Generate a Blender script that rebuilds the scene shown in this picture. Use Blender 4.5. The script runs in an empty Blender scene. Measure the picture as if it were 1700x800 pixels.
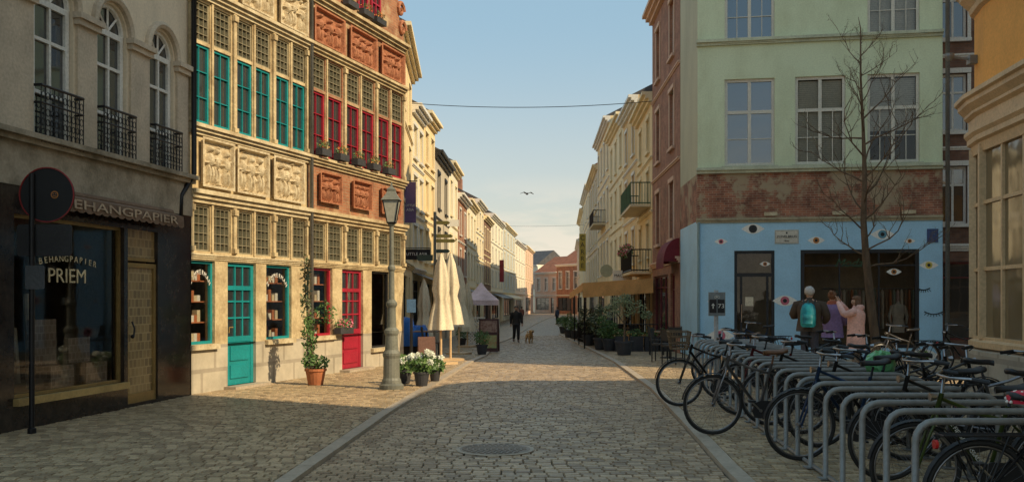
import bpy, bmesh, math, random
from mathutils import Vector, Matrix
R=random.Random(7)
FL=1600.0; YH=497.0; CH=1.65
sc=bpy.context.scene; COL=sc.collection
def ip(pts,y):
    if y<=pts[0][0]: return pts[0][1]
    for (a,b),(c,d) in zip(pts,pts[1:]):
        if y<=c: return b+(d-b)*(y-a)/(c-a)
    return pts[-1][1]
GP=[(25,0),(50,-.47),(90,-.8),(400,-.8)]
def G(y): return ip(GP,y)
def XW(px,z): return (px-850)/FL*z
def HZ(py,z): return CH+(YH-py)/FL*z
def gp(px,py,h=0):
    z=20
    for i in range(40): z=FL*(CH-(G(z)+h))/(py-YH)
    return Vector((XW(px,z),z,G(z)+h))
# ---------------- materials
MATS={}
def nodes(name):
    m=bpy.data.materials.new(name); m.use_nodes=True
    nt=m.node_tree; b=nt.nodes['Principled BSDF']
    return m,nt,b
def N(nt,t,**k):
    n=nt.nodes.new(t)
    for a,v in k.items():
        if a.startswith('i_'):
            n.inputs[a[2:].replace('_',' ')].default_value=v
        else: setattr(n,a,v)
    return n
def L(nt,a,b): nt.links.new(a,b)
def mix(nt,fac,a,b):
    n=nt.nodes.new('ShaderNodeMix'); n.data_type='RGBA'
    for s,v in ((n.inputs[0],fac),(n.inputs[6],a),(n.inputs[7],b)):
        if hasattr(v,'is_linked') or hasattr(v,'links'): nt.links.new(v,s)
        else: s.default_value=v if not isinstance(v,tuple) else (v+(1,) if len(v)==3 else v)
    return n.outputs[2]
def ramp(nt,src,a,b):
    n=nt.nodes.new('ShaderNodeMapRange'); n.inputs[1].default_value=a; n.inputs[2].default_value=b
    nt.links.new(src,n.inputs[0]); return n.outputs[0]
def M(name,col,rough=.8,dark=.6,scale=1.5,bump=.25,bscale=25,metal=0,fine=.85,ior=1.45,stain=None,streak=1):
    if name in MATS: return MATS[name]
    m,nt,b=nodes(name)
    tc=N(nt,'ShaderNodeTexCoord'); mp=N(nt,'ShaderNodeMapping'); mp.inputs['Scale'].default_value=(1,1,streak)
    L(nt,tc.outputs['Object'],mp.inputs[0])
    n1=N(nt,'ShaderNodeTexNoise',i_Scale=scale,i_Detail=6,i_Roughness=.65); L(nt,mp.outputs[0],n1.inputs['Vector'])
    n2=N(nt,'ShaderNodeTexNoise',i_Scale=bscale,i_Detail=4); L(nt,tc.outputs['Object'],n2.inputs['Vector'])
    d=stain if stain else tuple(c*dark for c in col)
    c1=mix(nt,ramp(nt,n1.outputs[0],.42,.68),col,d)
    f=N(nt,'ShaderNodeMix',data_type='RGBA',blend_type='MULTIPLY'); f.inputs[0].default_value=1
    L(nt,c1,f.inputs[6])
    mr2=N(nt,'ShaderNodeMapRange'); mr2.inputs[1].default_value=.3; mr2.inputs[2].default_value=.65; mr2.inputs[3].default_value=fine; mr2.inputs[4].default_value=1.08
    L(nt,n2.outputs[0],mr2.inputs[0]); L(nt,mr2.outputs[0],f.inputs[7])
    L(nt,f.outputs[2],b.inputs['Base Color'])
    b.inputs['Roughness'].default_value=rough; b.inputs['Metallic'].default_value=metal; b.inputs['IOR'].default_value=ior
    if bump>0:
        bp=N(nt,'ShaderNodeBump',i_Strength=bump,i_Distance=.02); L(nt,n2.outputs[0],bp.inputs['Height']); L(nt,bp.outputs[0],b.inputs['Normal'])
    MATS[name]=m; return m
def MB_brick(name,c1,c2,mort,bw=.22,bh=.065,rough=.85,patch=None,horiz=False,bump=.5,pth=(.5,.55),grime=.55):
    m,nt,b=nodes(name)
    tc=N(nt,'ShaderNodeTexCoord'); sp=N(nt,'ShaderNodeSeparateXYZ'); L(nt,tc.outputs['Object'],sp.inputs[0])
    ad=N(nt,'ShaderNodeMath',operation='ADD'); cb=N(nt,'ShaderNodeCombineXYZ')
    if horiz:
        L(nt,sp.outputs[0],cb.inputs[0]); L(nt,sp.outputs[1],cb.inputs[1])
    else:
        L(nt,sp.outputs[0],ad.inputs[0]); L(nt,sp.outputs[1],ad.inputs[1]); L(nt,ad.outputs[0],cb.inputs[0]); L(nt,sp.outputs[2],cb.inputs[1])
    br=N(nt,'ShaderNodeTexBrick',i_Scale=1.0); L(nt,cb.outputs[0],br.inputs['Vector'])
    br.inputs['Brick Width'].default_value=bw; br.inputs['Row Height'].default_value=bh; br.inputs['Mortar Size'].default_value=min(bh,bw)*.09
    br.inputs['Color1'].default_value=c1+(1,); br.inputs['Color2'].default_value=c2+(1,); br.inputs['Mortar'].default_value=mort+(1,)
    n1=N(nt,'ShaderNodeTexNoise',i_Scale=1.6,i_Detail=7,i_Roughness=.7); L(nt,tc.outputs['Object'],n1.inputs['Vector'])
    dk=N(nt,'ShaderNodeMix',data_type='RGBA',blend_type='MULTIPLY'); dk.inputs[0].default_value=1
    mr=N(nt,'ShaderNodeMapRange'); mr.inputs[1].default_value=.35; mr.inputs[2].default_value=.65; mr.inputs[3].default_value=1.1; mr.inputs[4].default_value=grime
    L(nt,n1.outputs[0],mr.inputs[0]); L(nt,br.outputs['Color'],dk.inputs[6]); L(nt,mr.outputs[0],dk.inputs[7])
    out=dk.outputs[2]
    if patch:
        n2=N(nt,'ShaderNodeTexNoise',i_Scale=1.1,i_Detail=8,i_Roughness=.7); L(nt,tc.outputs['Object'],n2.inputs['Vector'])
        out=mix(nt,ramp(nt,n2.outputs[0],pth[0],pth[1]),out,patch)
    L(nt,out,b.inputs['Base Color']); b.inputs['Roughness'].default_value=rough
    bp=N(nt,'ShaderNodeBump',i_Strength=bump,i_Distance=.01); bp.invert=True
    L(nt,br.outputs['Fac'],bp.inputs['Height']); L(nt,bp.outputs[0],b.inputs['Normal'])
    MATS[name]=m; return m
def M_glass(name,col=(.02,.025,.03),ior=2.0,rough=.04):
    m,nt,b=nodes(name)
    tc=N(nt,'ShaderNodeTexCoord'); n=N(nt,'ShaderNodeTexNoise',i_Scale=1.2); L(nt,tc.outputs['Object'],n.inputs['Vector'])
    b.inputs['Base Color'].default_value=col+(1,); b.inputs['Roughness'].default_value=rough; b.inputs['IOR'].default_value=ior
    bp=N(nt,'ShaderNodeBump',i_Strength=.12,i_Distance=.05); L(nt,n.outputs[0],bp.inputs['Height']); L(nt,bp.outputs[0],b.inputs['Normal'])
    MATS[name]=m; return m
def M_clear(name,tint=(.88,.9,.9),ior=1.6):
    m,nt,b=nodes(name); nt.nodes.remove(b)
    o=[n for n in nt.nodes if n.type=='OUTPUT_MATERIAL'][0]
    t=N(nt,'ShaderNodeBsdfTransparent'); t.inputs[0].default_value=tint+(1,)
    g=N(nt,'ShaderNodeBsdfGlossy'); g.inputs['Roughness'].default_value=.03
    fr=N(nt,'ShaderNodeFresnel',i_IOR=ior); ms=N(nt,'ShaderNodeMixShader')
    L(nt,fr.outputs[0],ms.inputs[0]); L(nt,t.outputs[0],ms.inputs[1]); L(nt,g.outputs[0],ms.inputs[2]); L(nt,ms.outputs[0],o.inputs[0])
    MATS[name]=m; return m
def M_leaf(name,c1,c2):
    m,nt,b=nodes(name); g=N(nt,'ShaderNodeNewGeometry')
    L(nt,mix(nt,g.outputs['Random Per Island'],c1,c2),b.inputs['Base Color']); b.inputs['Roughness'].default_value=.6
    MATS[name]=m; return m
def M_sett(name,c1,c2,c3):
    m,nt,b=nodes(name); g=N(nt,'ShaderNodeNewGeometry'); tc=N(nt,'ShaderNodeTexCoord')
    n=N(nt,'ShaderNodeTexNoise',i_Scale=.45,i_Detail=5); L(nt,tc.outputs['Object'],n.inputs['Vector'])
    n2=N(nt,'ShaderNodeTexNoise',i_Scale=45,i_Detail=4); L(nt,tc.outputs['Object'],n2.inputs['Vector'])
    a=mix(nt,g.outputs['Random Per Island'],c1,c2); 
    q=N(nt,'ShaderNodeMath',operation='MULTIPLY'); q.inputs[1].default_value=.5; L(nt,ramp(nt,n.outputs[0],.4,.7),q.inputs[0]); a=mix(nt,q.outputs[0],a,c3)
    f=N(nt,'ShaderNodeMix',data_type='RGBA',blend_type='MULTIPLY'); f.inputs[0].default_value=1
    mr=N(nt,'ShaderNodeMapRange'); mr.inputs[1].default_value=.3; mr.inputs[2].default_value=.7; mr.inputs[3].default_value=.75; mr.inputs[4].default_value=1.2
    L(nt,n2.outputs[0],mr.inputs[0]); L(nt,a,f.inputs[6]); L(nt,mr.outputs[0],f.inputs[7]); L(nt,f.outputs[2],b.inputs['Base Color'])
    b.inputs['Roughness'].default_value=.5
    bp=N(nt,'ShaderNodeBump',i_Strength=.4,i_Distance=.01); L(nt,n2.outputs[0],bp.inputs['Height']); L(nt,bp.outputs[0],b.inputs['Normal'])
    MATS[name]=m; return m
sand=M('sandstone',(.58,.46,.27),.85,scale=2.6,stain=(.32,.225,.12),bump=.5,bscale=18)
sandl=M('sandstone_pale',(.62,.52,.34),.85,scale=3,stain=(.4,.3,.17),bump=.4,bscale=22)
relief=M('relief_stone',(.62,.52,.35),.8,scale=12,stain=(.38,.28,.16),bump=.6,bscale=50)
terra=M('terracotta_relief',(.42,.17,.085),.8,scale=12,stain=(.25,.09,.045),bump=.6,bscale=50)
sandbase=MB_brick('ashlar_base',(.5,.44,.34),(.46,.4,.31),(.36,.31,.24),bw=.75,bh=.42,bump=.12,grime=.75)
redbr=MB_brick('red_brick',(.44,.19,.11),(.34,.14,.08),(.32,.24,.17))
redst=MB_brick('red_sand_brick',(.42,.18,.09),(.34,.135,.07),(.38,.26,.16),patch=(.46,.33,.19),pth=(.5,.6))
darkbr=MB_brick('dark_brick',(.28,.14,.09),(.2,.1,.065),(.18,.14,.11))
peel=MB_brick('peeling_brick',(.43,.16,.085),(.27,.1,.06),(.42,.32,.22),patch=(.38,.29,.18),pth=(.49,.56),grime=.4)
blue=M('blue_paint',(.38,.62,.78),.6,dark=.86,scale=1.3,bump=.12,fine=.95)
green=M('pale_green_render',(.62,.68,.46),.8,scale=1.1,stain=(.52,.56,.36),bump=.15,fine=.94,streak=.5)
greyr=M('grey_render',(.74,.61,.44),.8,scale=1.2,dark=.8,bump=.1,fine=.93,streak=.4)
concrete=M('mossy_concrete',(.4,.33,.24),.85,scale=2,stain=(.17,.14,.09),bump=.4)
marble=M('black_marble',(.024,.018,.016),.12,scale=6,stain=(.055,.04,.03),bump=.015)
teal=M('teal_paint',(.012,.26,.28),.4,dark=.75,bump=.05)
red=M('crimson_paint',(.38,.018,.04),.4,dark=.75,bump=.05)
cream=M('cream_paint',(.68,.57,.38),.6,dark=.8,bump=.08)
white=M('white_paint',(.75,.72,.65),.5,dark=.88,bump=.05)
offw=M('greyish_white_paint',(.64,.6,.5),.5,dark=.85,bump=.05)
brass=M('gold_frame',(.38,.25,.09),.35,metal=.3,dark=.7,bump=.05)
black=M('black_iron',(.015,.015,.017),.45,bump=.1,metal=.3)
blackp=M('black_plastic',(.02,.02,.022),.5,bump=.05)
rubber=M('tyre_rubber',(.02,.019,.018),.75,bump=.15)
steel=M('galvanised_steel',(.27,.27,.26),.5,metal=.3,dark=.7,bump=.08)
chrome=M('chrome_metal',(.4,.4,.42),.3,metal=1,bump=.02)
iron=M('lamp_green_grey',(.2,.2,.165),.5,dark=.6,bump=.15)
orange=M('orange_render',(.88,.42,.1),.8,scale=1.4,dark=.85,bump=.15,fine=.93)
wood=M('cream_timber',(.68,.47,.26),.5,dark=.82,scale=2,bump=.12)
slate=M('slate_roof',(.08,.075,.075),.6,bump=.3); tile=M('red_roof_tile',(.32,.12,.06),.8,bump=.4)
kerbm=M('kerb_bluestone',(.45,.37,.28),.6,dark=.8,scale=3,bump=.3)
mortar=M('sett_joint_sand',(.07,.05,.03),.95,dark=.6,bump=.4)
pot=M('terracotta_pot',(.5,.17,.07),.8,bump=.1); potb=M('anthracite_pot',(.05,.05,.055),.7,bump=.1)
canvas=M('cream_canvas',(.76,.66,.48),.85,dark=.8,bump=.1); tan=M('tan_canvas',(.82,.43,.15),.85,dark=.8,bump=.1)
glass=M_glass('window_glass',(.03,.033,.035),2.2); glassb=M_glass('sky_window_glass',(.03,.06,.1),2.4)
lead=M_glass('leaded_glass',(.06,.06,.04),2.1,.12)
clear=M_clear('shop_glass')
leafg=M_leaf('leaf_green',(.04,.1,.02),(.12,.2,.05)); leafd=M_leaf('leaf_olive',(.06,.085,.035),(.15,.17,.08)); leafy=M_leaf('leaf_bud',(.1,.1,.03),(.19,.18,.06))
flow=M_leaf('white_bloom',(.75,.78,.6),(.85,.85,.8)); flowo=M_leaf('orange_bloom',(.6,.12,.02),(.7,.35,.05)); flowp=M_leaf('pink_bloom',(.6,.05,.12),(.7,.2,.3))
bark=M('tree_bark',(.15,.1,.06),.9,dark=.55,scale=6,bump=.7,bscale=30,streak=.3)
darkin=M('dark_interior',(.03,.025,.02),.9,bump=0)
warmin=M('interior_wall',(.24,.18,.12),.9,bump=0)
skin=M('skin_tone',(.5,.3,.2),.55,dark=.9,bump=.03)
def flat(name,c,rough=.6,**k): return M(name,c,rough,dark=k.pop('dark',.85),bump=k.pop('bump',.05),**k)
# ---------------- mesh builder
class B:
    def __init__(s): s.v=[];s.f=[];s.m=[]
    def q(s,pts,m=0):
        n=len(s.v); s.v+= [tuple(p) for p in pts]; s.f.append(tuple(range(n,n+len(pts)))); s.m.append(m)
    def box(s,x0,x1,y0,y1,z0,z1,m=0):
        n=len(s.v); s.v+=[(x0,y0,z0),(x1,y0,z0),(x1,y1,z0),(x0,y1,z0),(x0,y0,z1),(x1,y0,z1),(x1,y1,z1),(x0,y1,z1)]
        for f in ((0,3,2,1),(4,5,6,7),(0,1,5,4),(1,2,6,5),(2,3,7,6),(3,0,4,7)): s.f.append(tuple(n+i for i in f)); s.m.append(m)
        return s
    def prism(s,pts,y0,y1,m=0):
        n=len(s.v);k=len(pts); s.v+=[(a,y0,b) for a,b in pts]+[(a,y1,b) for a,b in pts]
        s.f.append(tuple(range(n,n+k))); s.f.append(tuple(range(n+2*k-1,n+k-1,-1))); s.m+=[m,m]
        for i in range(k): j=(i+1)%k; s.f.append((n+i,n+k+i,n+k+j,n+j)); s.m.append(m)
        return s
    def tube(s,pts,r,n=8,m=0,closed=False):
        pts=[Vector(p) for p in pts]; k=len(pts); rs=r if isinstance(r,(list,tuple)) else [r]*k
        base=len(s.v); up=None
        for i,p in enumerate(pts):
            if closed: t=pts[(i+1)%k]-pts[i-1]
            else: t=pts[min(i+1,k-1)]-pts[max(i-1,0)]
            t.normalize()
            if up is None:
                up=Vector((0,0,1)) if abs(t.z)<.9 else Vector((1,0,0))
            a=t.cross(up)
            if a.length<1e-4: a=t.cross(Vector((.3,1,.2)))
            a.normalize(); b=a.cross(t).normalized(); up=b
            for j in range(n):
                an=2*math.pi*j/n; s.v.append(tuple(p+(a*math.cos(an)+b*math.sin(an))*rs[i]))
        for i in range(k if closed else k-1):
            i2=(i+1)%k
            for j in range(n):
                j2=(j+1)%n; s.f.append((base+i*n+j,base+i*n+j2,base+i2*n+j2,base+i2*n+j)); s.m.append(m)
        if not closed:
            s.f.append(tuple(base+j for j in range(n))); s.f.append(tuple(base+(k-1)*n+j for j in range(n))); s.m+=[m,m]
        return s
    def loft(s,rings,n=16,m=0,sq=0):
        base=len(s.v)
        for cx,cy,cz,rx,ry in rings:
            for j in range(n):
                a=2*math.pi*j/n; c=math.cos(a);d=math.sin(a); s.v.append((cx+rx*c,cy+ry*d,cz))
        k=len(rings)
        for i in range(k-1):
            for j in range(n):
                j2=(j+1)%n; s.f.append((base+i*n+j,base+i*n+j2,base+(i+1)*n+j2,base+(i+1)*n+j)); s.m.append(m)
        s.f.append(tuple(base+j for j in range(n))); s.f.append(tuple(base+(k-1)*n+j for j in range(n))); s.m+=[m,m]
        return s
    def lathe(s,prof,n=16,c=(0,0,0),m=0): return s.loft([(c[0],c[1],c[2]+z,r,r) for r,z in prof],n,m)
    def ball(s,c,r,n=10,m=0,sx=1,sy=1,sz=1):
        return s.loft([(c[0],c[1],c[2]-r*sz*math.cos(math.pi*i/n),max(.001,r*sx*math.sin(math.pi*i/n)),max(.001,r*sy*math.sin(math.pi*i/n))) for i in range(n+1)],n+4,m)
    def leaves(s,c,rad,n,size,m=0,shell=.3,rnd=R):
        for i in range(n):
            while 1:
                p=Vector((rnd.uniform(-1,1),rnd.uniform(-1,1),rnd.uniform(-1,1)))
                if shell<p.length<1: break
            p=Vector((c[0]+p.x*rad[0],c[1]+p.y*rad[1],c[2]+p.z*rad[2]))
            a=Vector((rnd.gauss(0,1),rnd.gauss(0,1),rnd.gauss(0,1))).normalized(); b=a.orthogonal().normalized()
            z=size*rnd.uniform(.6,1.3); s.q([p-a*z,p-b*z*.5,p+a*z,p+b*z*.5],m)
        return s
    def mesh(s,name,mats,smooth=False):
        me=bpy.data.meshes.new(name); me.from_pydata(s.v,[],s.f)
        for x in mats: me.materials.append(x)
        me.polygons.foreach_set('material_index',s.m)
        if smooth: me.polygons.foreach_set('use_smooth',[True]*len(s.f))
        me.update(); return me
    def obj(s,name,mats,parent=None,loc=(0,0,0),rot=(0,0,0),smooth=False):
        if not isinstance(mats,(list,tuple)): mats=[mats]
        return O(name,s.mesh(name,mats,smooth),parent,loc,rot)
def O(name,me,parent=None,loc=(0,0,0),rot=(0,0,0)):
    o=bpy.data.objects.new(name,me); COL.objects.link(o); o.location=loc; o.rotation_euler=rot
    if parent: o.parent=parent
    return o
def top(name,label,cat,loc=(0,0,0),rz=0,group=None,scale=1):
    e=O(name,None,None,loc,(0,0,rz)); e['label']=label; e['category']=cat; e.scale=(scale,)*3; e.empty_display_size=.2
    if group: e['group']=group
    return e
def tag(o,label,cat,group=None):
    o['label']=label;o['category']=cat
    if group:o['group']=group
    return o
def struct(o): o['kind']='structure'; return o
def text(s,size,parent,loc,mat,name='lettering',rot=(math.pi/2,0,0),ext=.004,arc=None,sx=1,shear=0,width=None):
    def tm(t):
        c=bpy.data.curves.new('t','FONT'); c.body=t; c.size=size; c.extrude=ext; c.align_x='CENTER'; c.align_y='CENTER'; c.shear=shear; c.resolution_u=3
        o=bpy.data.objects.new('t',c); COL.objects.link(o); bpy.context.view_layer.update()
        dg=bpy.context.evaluated_depsgraph_get(); me=bpy.data.meshes.new_from_object(o.evaluated_get(dg)); 
        bpy.data.objects.remove(o); return me
    if not arc: me=tm(s)
    else:
        bm=bmesh.new(); rad,span=arc
        for i,ch in enumerate(s):
            if ch==' ': continue
            a=(i/(len(s)-1)-.5)*span; t=tm(ch)
            t.transform(Matrix.Translation((rad*math.sin(a),rad*math.cos(a)-rad,0))@Matrix.Rotation(-a,4,'Z')); bm.from_mesh(t)
        me=bpy.data.meshes.new(name); bm.to_mesh(me)
    me.materials.clear(); me.materials.append(mat)
    if width:
        xs=[v.co.x for v in me.vertices]; sx=width/(max(xs)-min(xs))
    me.transform(Matrix.Diagonal((sx,1,1,1))); me.name=name
    return O(name,me,parent,loc,rot)
def inst(kit,e,over={}):
    made=[]
    for name,me,loc,rot,pi in kit:
        o=O(name,me,e if pi<0 else made[pi],loc,rot); made.append(o)
        if name in over and len(o.material_slots):
            o.material_slots[0].link='OBJECT'; o.material_slots[0].material=over[name]
    return made
# ---------------- wall frames
class Wall:
    def __init__(s,p0,p1,label,cat='house',name='house',group=None):
        s.p0=Vector(p0[:2]);s.p1=Vector(p1[:2]); s.d=(s.p1-s.p0); s.w=s.d.length; s.d.normalize(); s.n=Vector((s.d.y,-s.d.x))
        s.e=top(name,label,cat,(s.p0.x,s.p0.y,0),math.atan2(s.d.y,s.d.x),group)
    def at(s,px,py,off=0):
        k=(px-850)/FL; q=s.p0+s.n*off
        det=-k*s.d.y+s.d.x
        u=(k*q.y-q.x)/det; t=q.y+u*s.d.y
        return u,CH+(YH-py)/FL*t
    def u(s,px,off=0): return s.at(px,YH,off)[0]
def wallopen(b,x0,x1,z0,z1,ops,dep=.2,m=0,mr=None,y=0):
    mr=m if mr is None else mr
    ops=[(max(a,x0),min(c,x1),max(p,z0),min(q,z1)) for a,c,p,q in ops if a<x1 and c>x0 and p<z1 and q>z0]
    xs=sorted(set([x0,x1]+[o[0] for o in ops]+[o[1] for o in ops])); zs=sorted(set([z0,z1]+[o[2] for o in ops]+[o[3] for o in ops]))
    for i in range(len(xs)-1):
        for j in range(len(zs)-1):
            cx=(xs[i]+xs[i+1])/2; cz=(zs[j]+zs[j+1])/2
            if any(o[0]<cx<o[1] and o[2]<cz<o[3] for o in ops): continue
            b.q([(xs[i],y,zs[j]),(xs[i+1],y,zs[j]),(xs[i+1],y,zs[j+1]),(xs[i],y,zs[j+1])],m)
    for a,c,p,q in ops:
        b.q([(a,y,p),(a,y+dep,p),(a,y+dep,q),(a,y,q)],mr); b.q([(c,y,p),(c,y,q),(c,y+dep,q),(c,y+dep,p)],mr)
        b.q([(a,y,q),(a,y+dep,q),(c,y+dep,q),(c,y,q)],mr)
        b.q([(a,y,p),(c,y,p),(c,y+dep,p),(a,y+dep,p)],mr)
WC={}
def winmesh(w,h,nx,tr,fm,gm,fw=.06,bw=.035,merged=False,dp=.06,surr=None,yy=.1):
    k=(round(w,2),round(h,2),nx,tuple(tr),fm.name,gm.name,fw,bw,merged,surr.name if surr else 0)
    if k in WC: return WC[k]
    b=B()
    b.box(0,fw,0,dp,0,h); b.box(w-fw,w,0,dp,0,h); b.box(fw,w-fw,0,dp,0,fw); b.box(fw,w-fw,0,dp,h-fw,h)
    for i in range(1,nx): x=w*i/nx; b.box(x-bw/2,x+bw/2,.005,dp-.006,fw,h-fw)
    for t in tr: b.box(fw,w-fw,.002,dp-.003,h*t-bw/2,h*t+bw/2)
    g=B(); g.q([(fw*.5,dp*.7,fw*.5),(w-fw*.5,dp*.7,fw*.5),(w-fw*.5,dp*.7,h-fw*.5),(fw*.5,dp*.7,h-fw*.5)])
    if surr:
        b.box(-.1,w+.1,-yy-.1,.001,-.1,-.006,2); b.box(-.1,w+.1,-yy-.06,-yy-.001,h+.01,h+.15,2); b.box(-.1,-.005,-yy-.03,-yy-.001,0,h,2); b.box(w+.005,w+.1,-yy-.03,-yy-.001,0,h,2)
    if merged:
        b.q(g.v,1); r=(b.mesh('window',[fm,gm]+([surr] if surr else [])),None)
    else: r=(b.mesh('window',[fm]),g.mesh('glass',[gm]))
    WC[k]=r; return r
def window(par,x0,x1,z0,z1,nx,tr,fm,gm,y=.12,name='window',**k):
    me,gl=winmesh(x1-x0,z1-z0,nx,tr,fm,gm,**k); o=O(name,me,par,(x0,y,z0))
    if gl: O('glass',gl,o)
    return o
def body(b,w,z0,z1,dep,m=0):
    b.q([(0,0,z0),(0,dep,z0),(0,dep,z1),(0,0,z1)],m); b.q([(w,0,z0),(w,dep,z0),(w,dep,z1),(w,0,z1)],m)
    b.q([(0,dep,z0),(w,dep,z0),(w,dep,z1),(0,dep,z1)],m)
def cornice(b,x0,x1,z,h,out,steps=3,m=0,y=0):
    for i in range(steps):
        b.box(x0-.002*i,x1+.002*i,y-out*(i+1)/steps,y+.05,z+h*i/steps,z+h*(i+1)/steps-.001,m)
    return b
# ---------------- ground
LK=[gp(480,800).xy,gp(640,688).xy,gp(735,630).xy,gp(803,592).xy,gp(826,570).xy]
lk=[(2,-2.3),(6,-2.1)]+[(p.y,p.x) for p in LK]+[(60,.3),(90,1.9),(120,4.2),(170,9)]
RK=[gp(1230,800).xy,gp(1175,740).xy,gp(1090,650).xy,gp(1000,590).xy,gp(945,563).xy]
rk=[(2,2.0)]+[(p.y,p.x) for p in RK]+[(60,3.0),(90,4.9),(120,7.2),(170,12)]
D1=Vector((.152,1)).normalized(); E1=gp(312,660).xy; S1=E1-D1*6.6
D2=Vector((.329,1)).normalized()
def hit(p,d,px):
    k=(px-850)/FL; det=-k*d.y+d.x; u=(k*p.y-p.x)/det; return p+d*u
E2=hit(E1,D2,510); E3=hit(E1,D2,670)
wl=[(2,-8),(S1.y,S1.x-.1),(E1.y,E1.x-.1),(E3.y,E3.x-.1),(E3.y+.2,-4.4),(36,-4.3),(170,4)]
wr=[(2,6),(7,6.0),(13.5,6.7),(14.6,7.4),(15,13),(26.3,13),(26.7,5.4),(200,14)]
struct(B().box(-400,400,-60,900,-1.4,-1.3).obj('ground',M('earth',(.2,.18,.15))))
def strip(name,fa,fb,h,mat,y0,y1,step=2.5):
    b=B(); ys=[]; y=y0
    while y<y1: ys.append(y); y+=step
    ys.append(y1)
    for a,c in zip(ys,ys[1:]): b.q([(fa(a),a,G(a)+h),(fb(a),a,G(a)+h),(fb(c),c,G(c)+h),(fa(c),c,G(c)+h)])
    return b
farcob=MB_brick('far_cobbles',(.46,.34,.21),(.34,.25,.155),(.14,.1,.065),bw=.14,bh=.1,horiz=True,rough=.5)
settm=M_sett('road_setts',(.22,.153,.092),(.56,.41,.255),(.32,.225,.135)); settp=M_sett('pavement_setts',(.24,.168,.1),(.57,.42,.255),(.32,.245,.13))
def setts(b,fa,fb,h,y0,y1,sw,sd,m,curve=0):
    y=y0;row=0
    while y<y1:
        x0=fa(y);x1=fb(y); x=x0-sw*.5*(row%2)+R.uniform(-.15,.15)*sw
        if x<x0: x=x0
        d=sd*R.uniform(.97,1.03)
        while x<x1-.02:
            w=min(sw*R.uniform(.86,1.14),x1-x)
            if x==x0 and row%2: w*=.5
            yy=y+curve*((x-x0)/(x1-x0)-.5)**2
            g=G(yy)+h; i=.008; e=R.uniform(-.003,.003); tx=R.uniform(-.0025,.0025); ty=R.uniform(-.002,.002)
            a0,a1,c0,c1=x+.004,x+w-.004,yy+.006,yy+d-.006
            o=[R.uniform(-.002,.002) for _ in range(8)]
            n=len(b.v)
            b.v+=[(a0,c0,g-.02),(a1,c0,g-.02),(a1,c1,g-.02),(a0,c1,g-.02),
                  (a0+i+o[0],c0+i+o[1],g+e-tx-ty),(a1-i+o[2],c0+i+o[3],g+e+tx-ty),(a1-i+o[4],c1-i+o[5],g+e+tx+ty),(a0+i+o[6],c1-i+o[7],g+e-tx+ty)]
            for f in ((4,5,6,7),(0,1,5,4),(1,2,6,5),(2,3,7,6),(3,0,4,7)): b.f.append(tuple(n+q for q in f)); b.m.append(m)
            x+=w
        y+=d; row+=1
LKf=lambda y: ip(lk,y); RKf=lambda y: ip(rk,y); WLf=lambda y: ip(wl,y); WRf=lambda y: ip(wr,y)
def paved(name,fa,fb,h,ys,ye,near,sw,sd,mt,fl,fr,curve,x1f=None):
    b=strip('r',fa,fb,h-.02,mortar,3,ye); setts(b,fl,fr,h,ys,ye,sw,sd,1,curve)
    q=strip('r',fa,fb,h-.004,farcob,ye,400); n=len(b.v); b.v+=q.v; b.f+=[tuple(i+n for i in f) for f in q.f]; b.m+=[2]*len(q.f)
    struct(b.obj(name,[mortar,mt,farcob]))
paved('road',LKf,RKf,.012,6.5,58,0,.145,.11,settm,lambda y:LKf(y)+.08,lambda y:RKf(y)-.08,.3)
paved('pavement',lambda y:WLf(y)-2,LKf,.05,8,36,0,.13,.115,settp,WLf,lambda y:LKf(y)-.08,.2)
paved('pavement',RKf,lambda y:WRf(y)+3,.05,6.5,32,0,.14,.12,settp,lambda y:RKf(y)+.08,WRf,-.2)
for f in (LKf,RKf):
    b=B(); y=3
    while y<150:
        l=.9 if y<60 else 4; a=y;c=y+l-.012; xa,xc=f(a),f(c); z0,z1=G(a)+.053+R.uniform(-.002,.002),G(c)+.053
        p=[(xa-.085,a),(xa+.085,a),(xc+.085,c),(xc-.085,c)]
        t=[(p[0][0]+.01,p[0][1],z0),(p[1][0]-.01,p[1][1],z0),(p[2][0]-.01,p[2][1],z1),(p[3][0]+.01,p[3][1],z1)]
        bt=[(x,yy,(G(yy)-.1)) for x,yy in p]; n=len(b.v); b.v+=bt+t
        for ff in ((4,5,6,7),(0,1,5,4),(1,2,6,5),(2,3,7,6),(3,0,4,7)): b.f.append(tuple(n+q for q in ff)); b.m.append(0)
        y+=l
    struct(b.obj('kerb',kerbm))
p=gp(822,748); e=top('manhole_cover','round cast iron manhole cover set in cobbled road','manhole cover',(p.x,p.y,.014))
B().lathe([(.43,0),(.43,.008),(.40,.010)],32,m=0).obj('rim',kerbm,e)
b=B().lathe([(.385,.0),(.385,.012)],32)
for i in range(-5,6):
    hw=math.sqrt(.36**2-(i*.065)**2); k=-hw
    while k<hw-.03: b.box(k,k+.045,i*.065-.02,i*.065+.02,.012,.018); k+=.065
b.obj('lid',M('cast_iron',(.24,.19,.14),.5,metal=.2),e)
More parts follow.
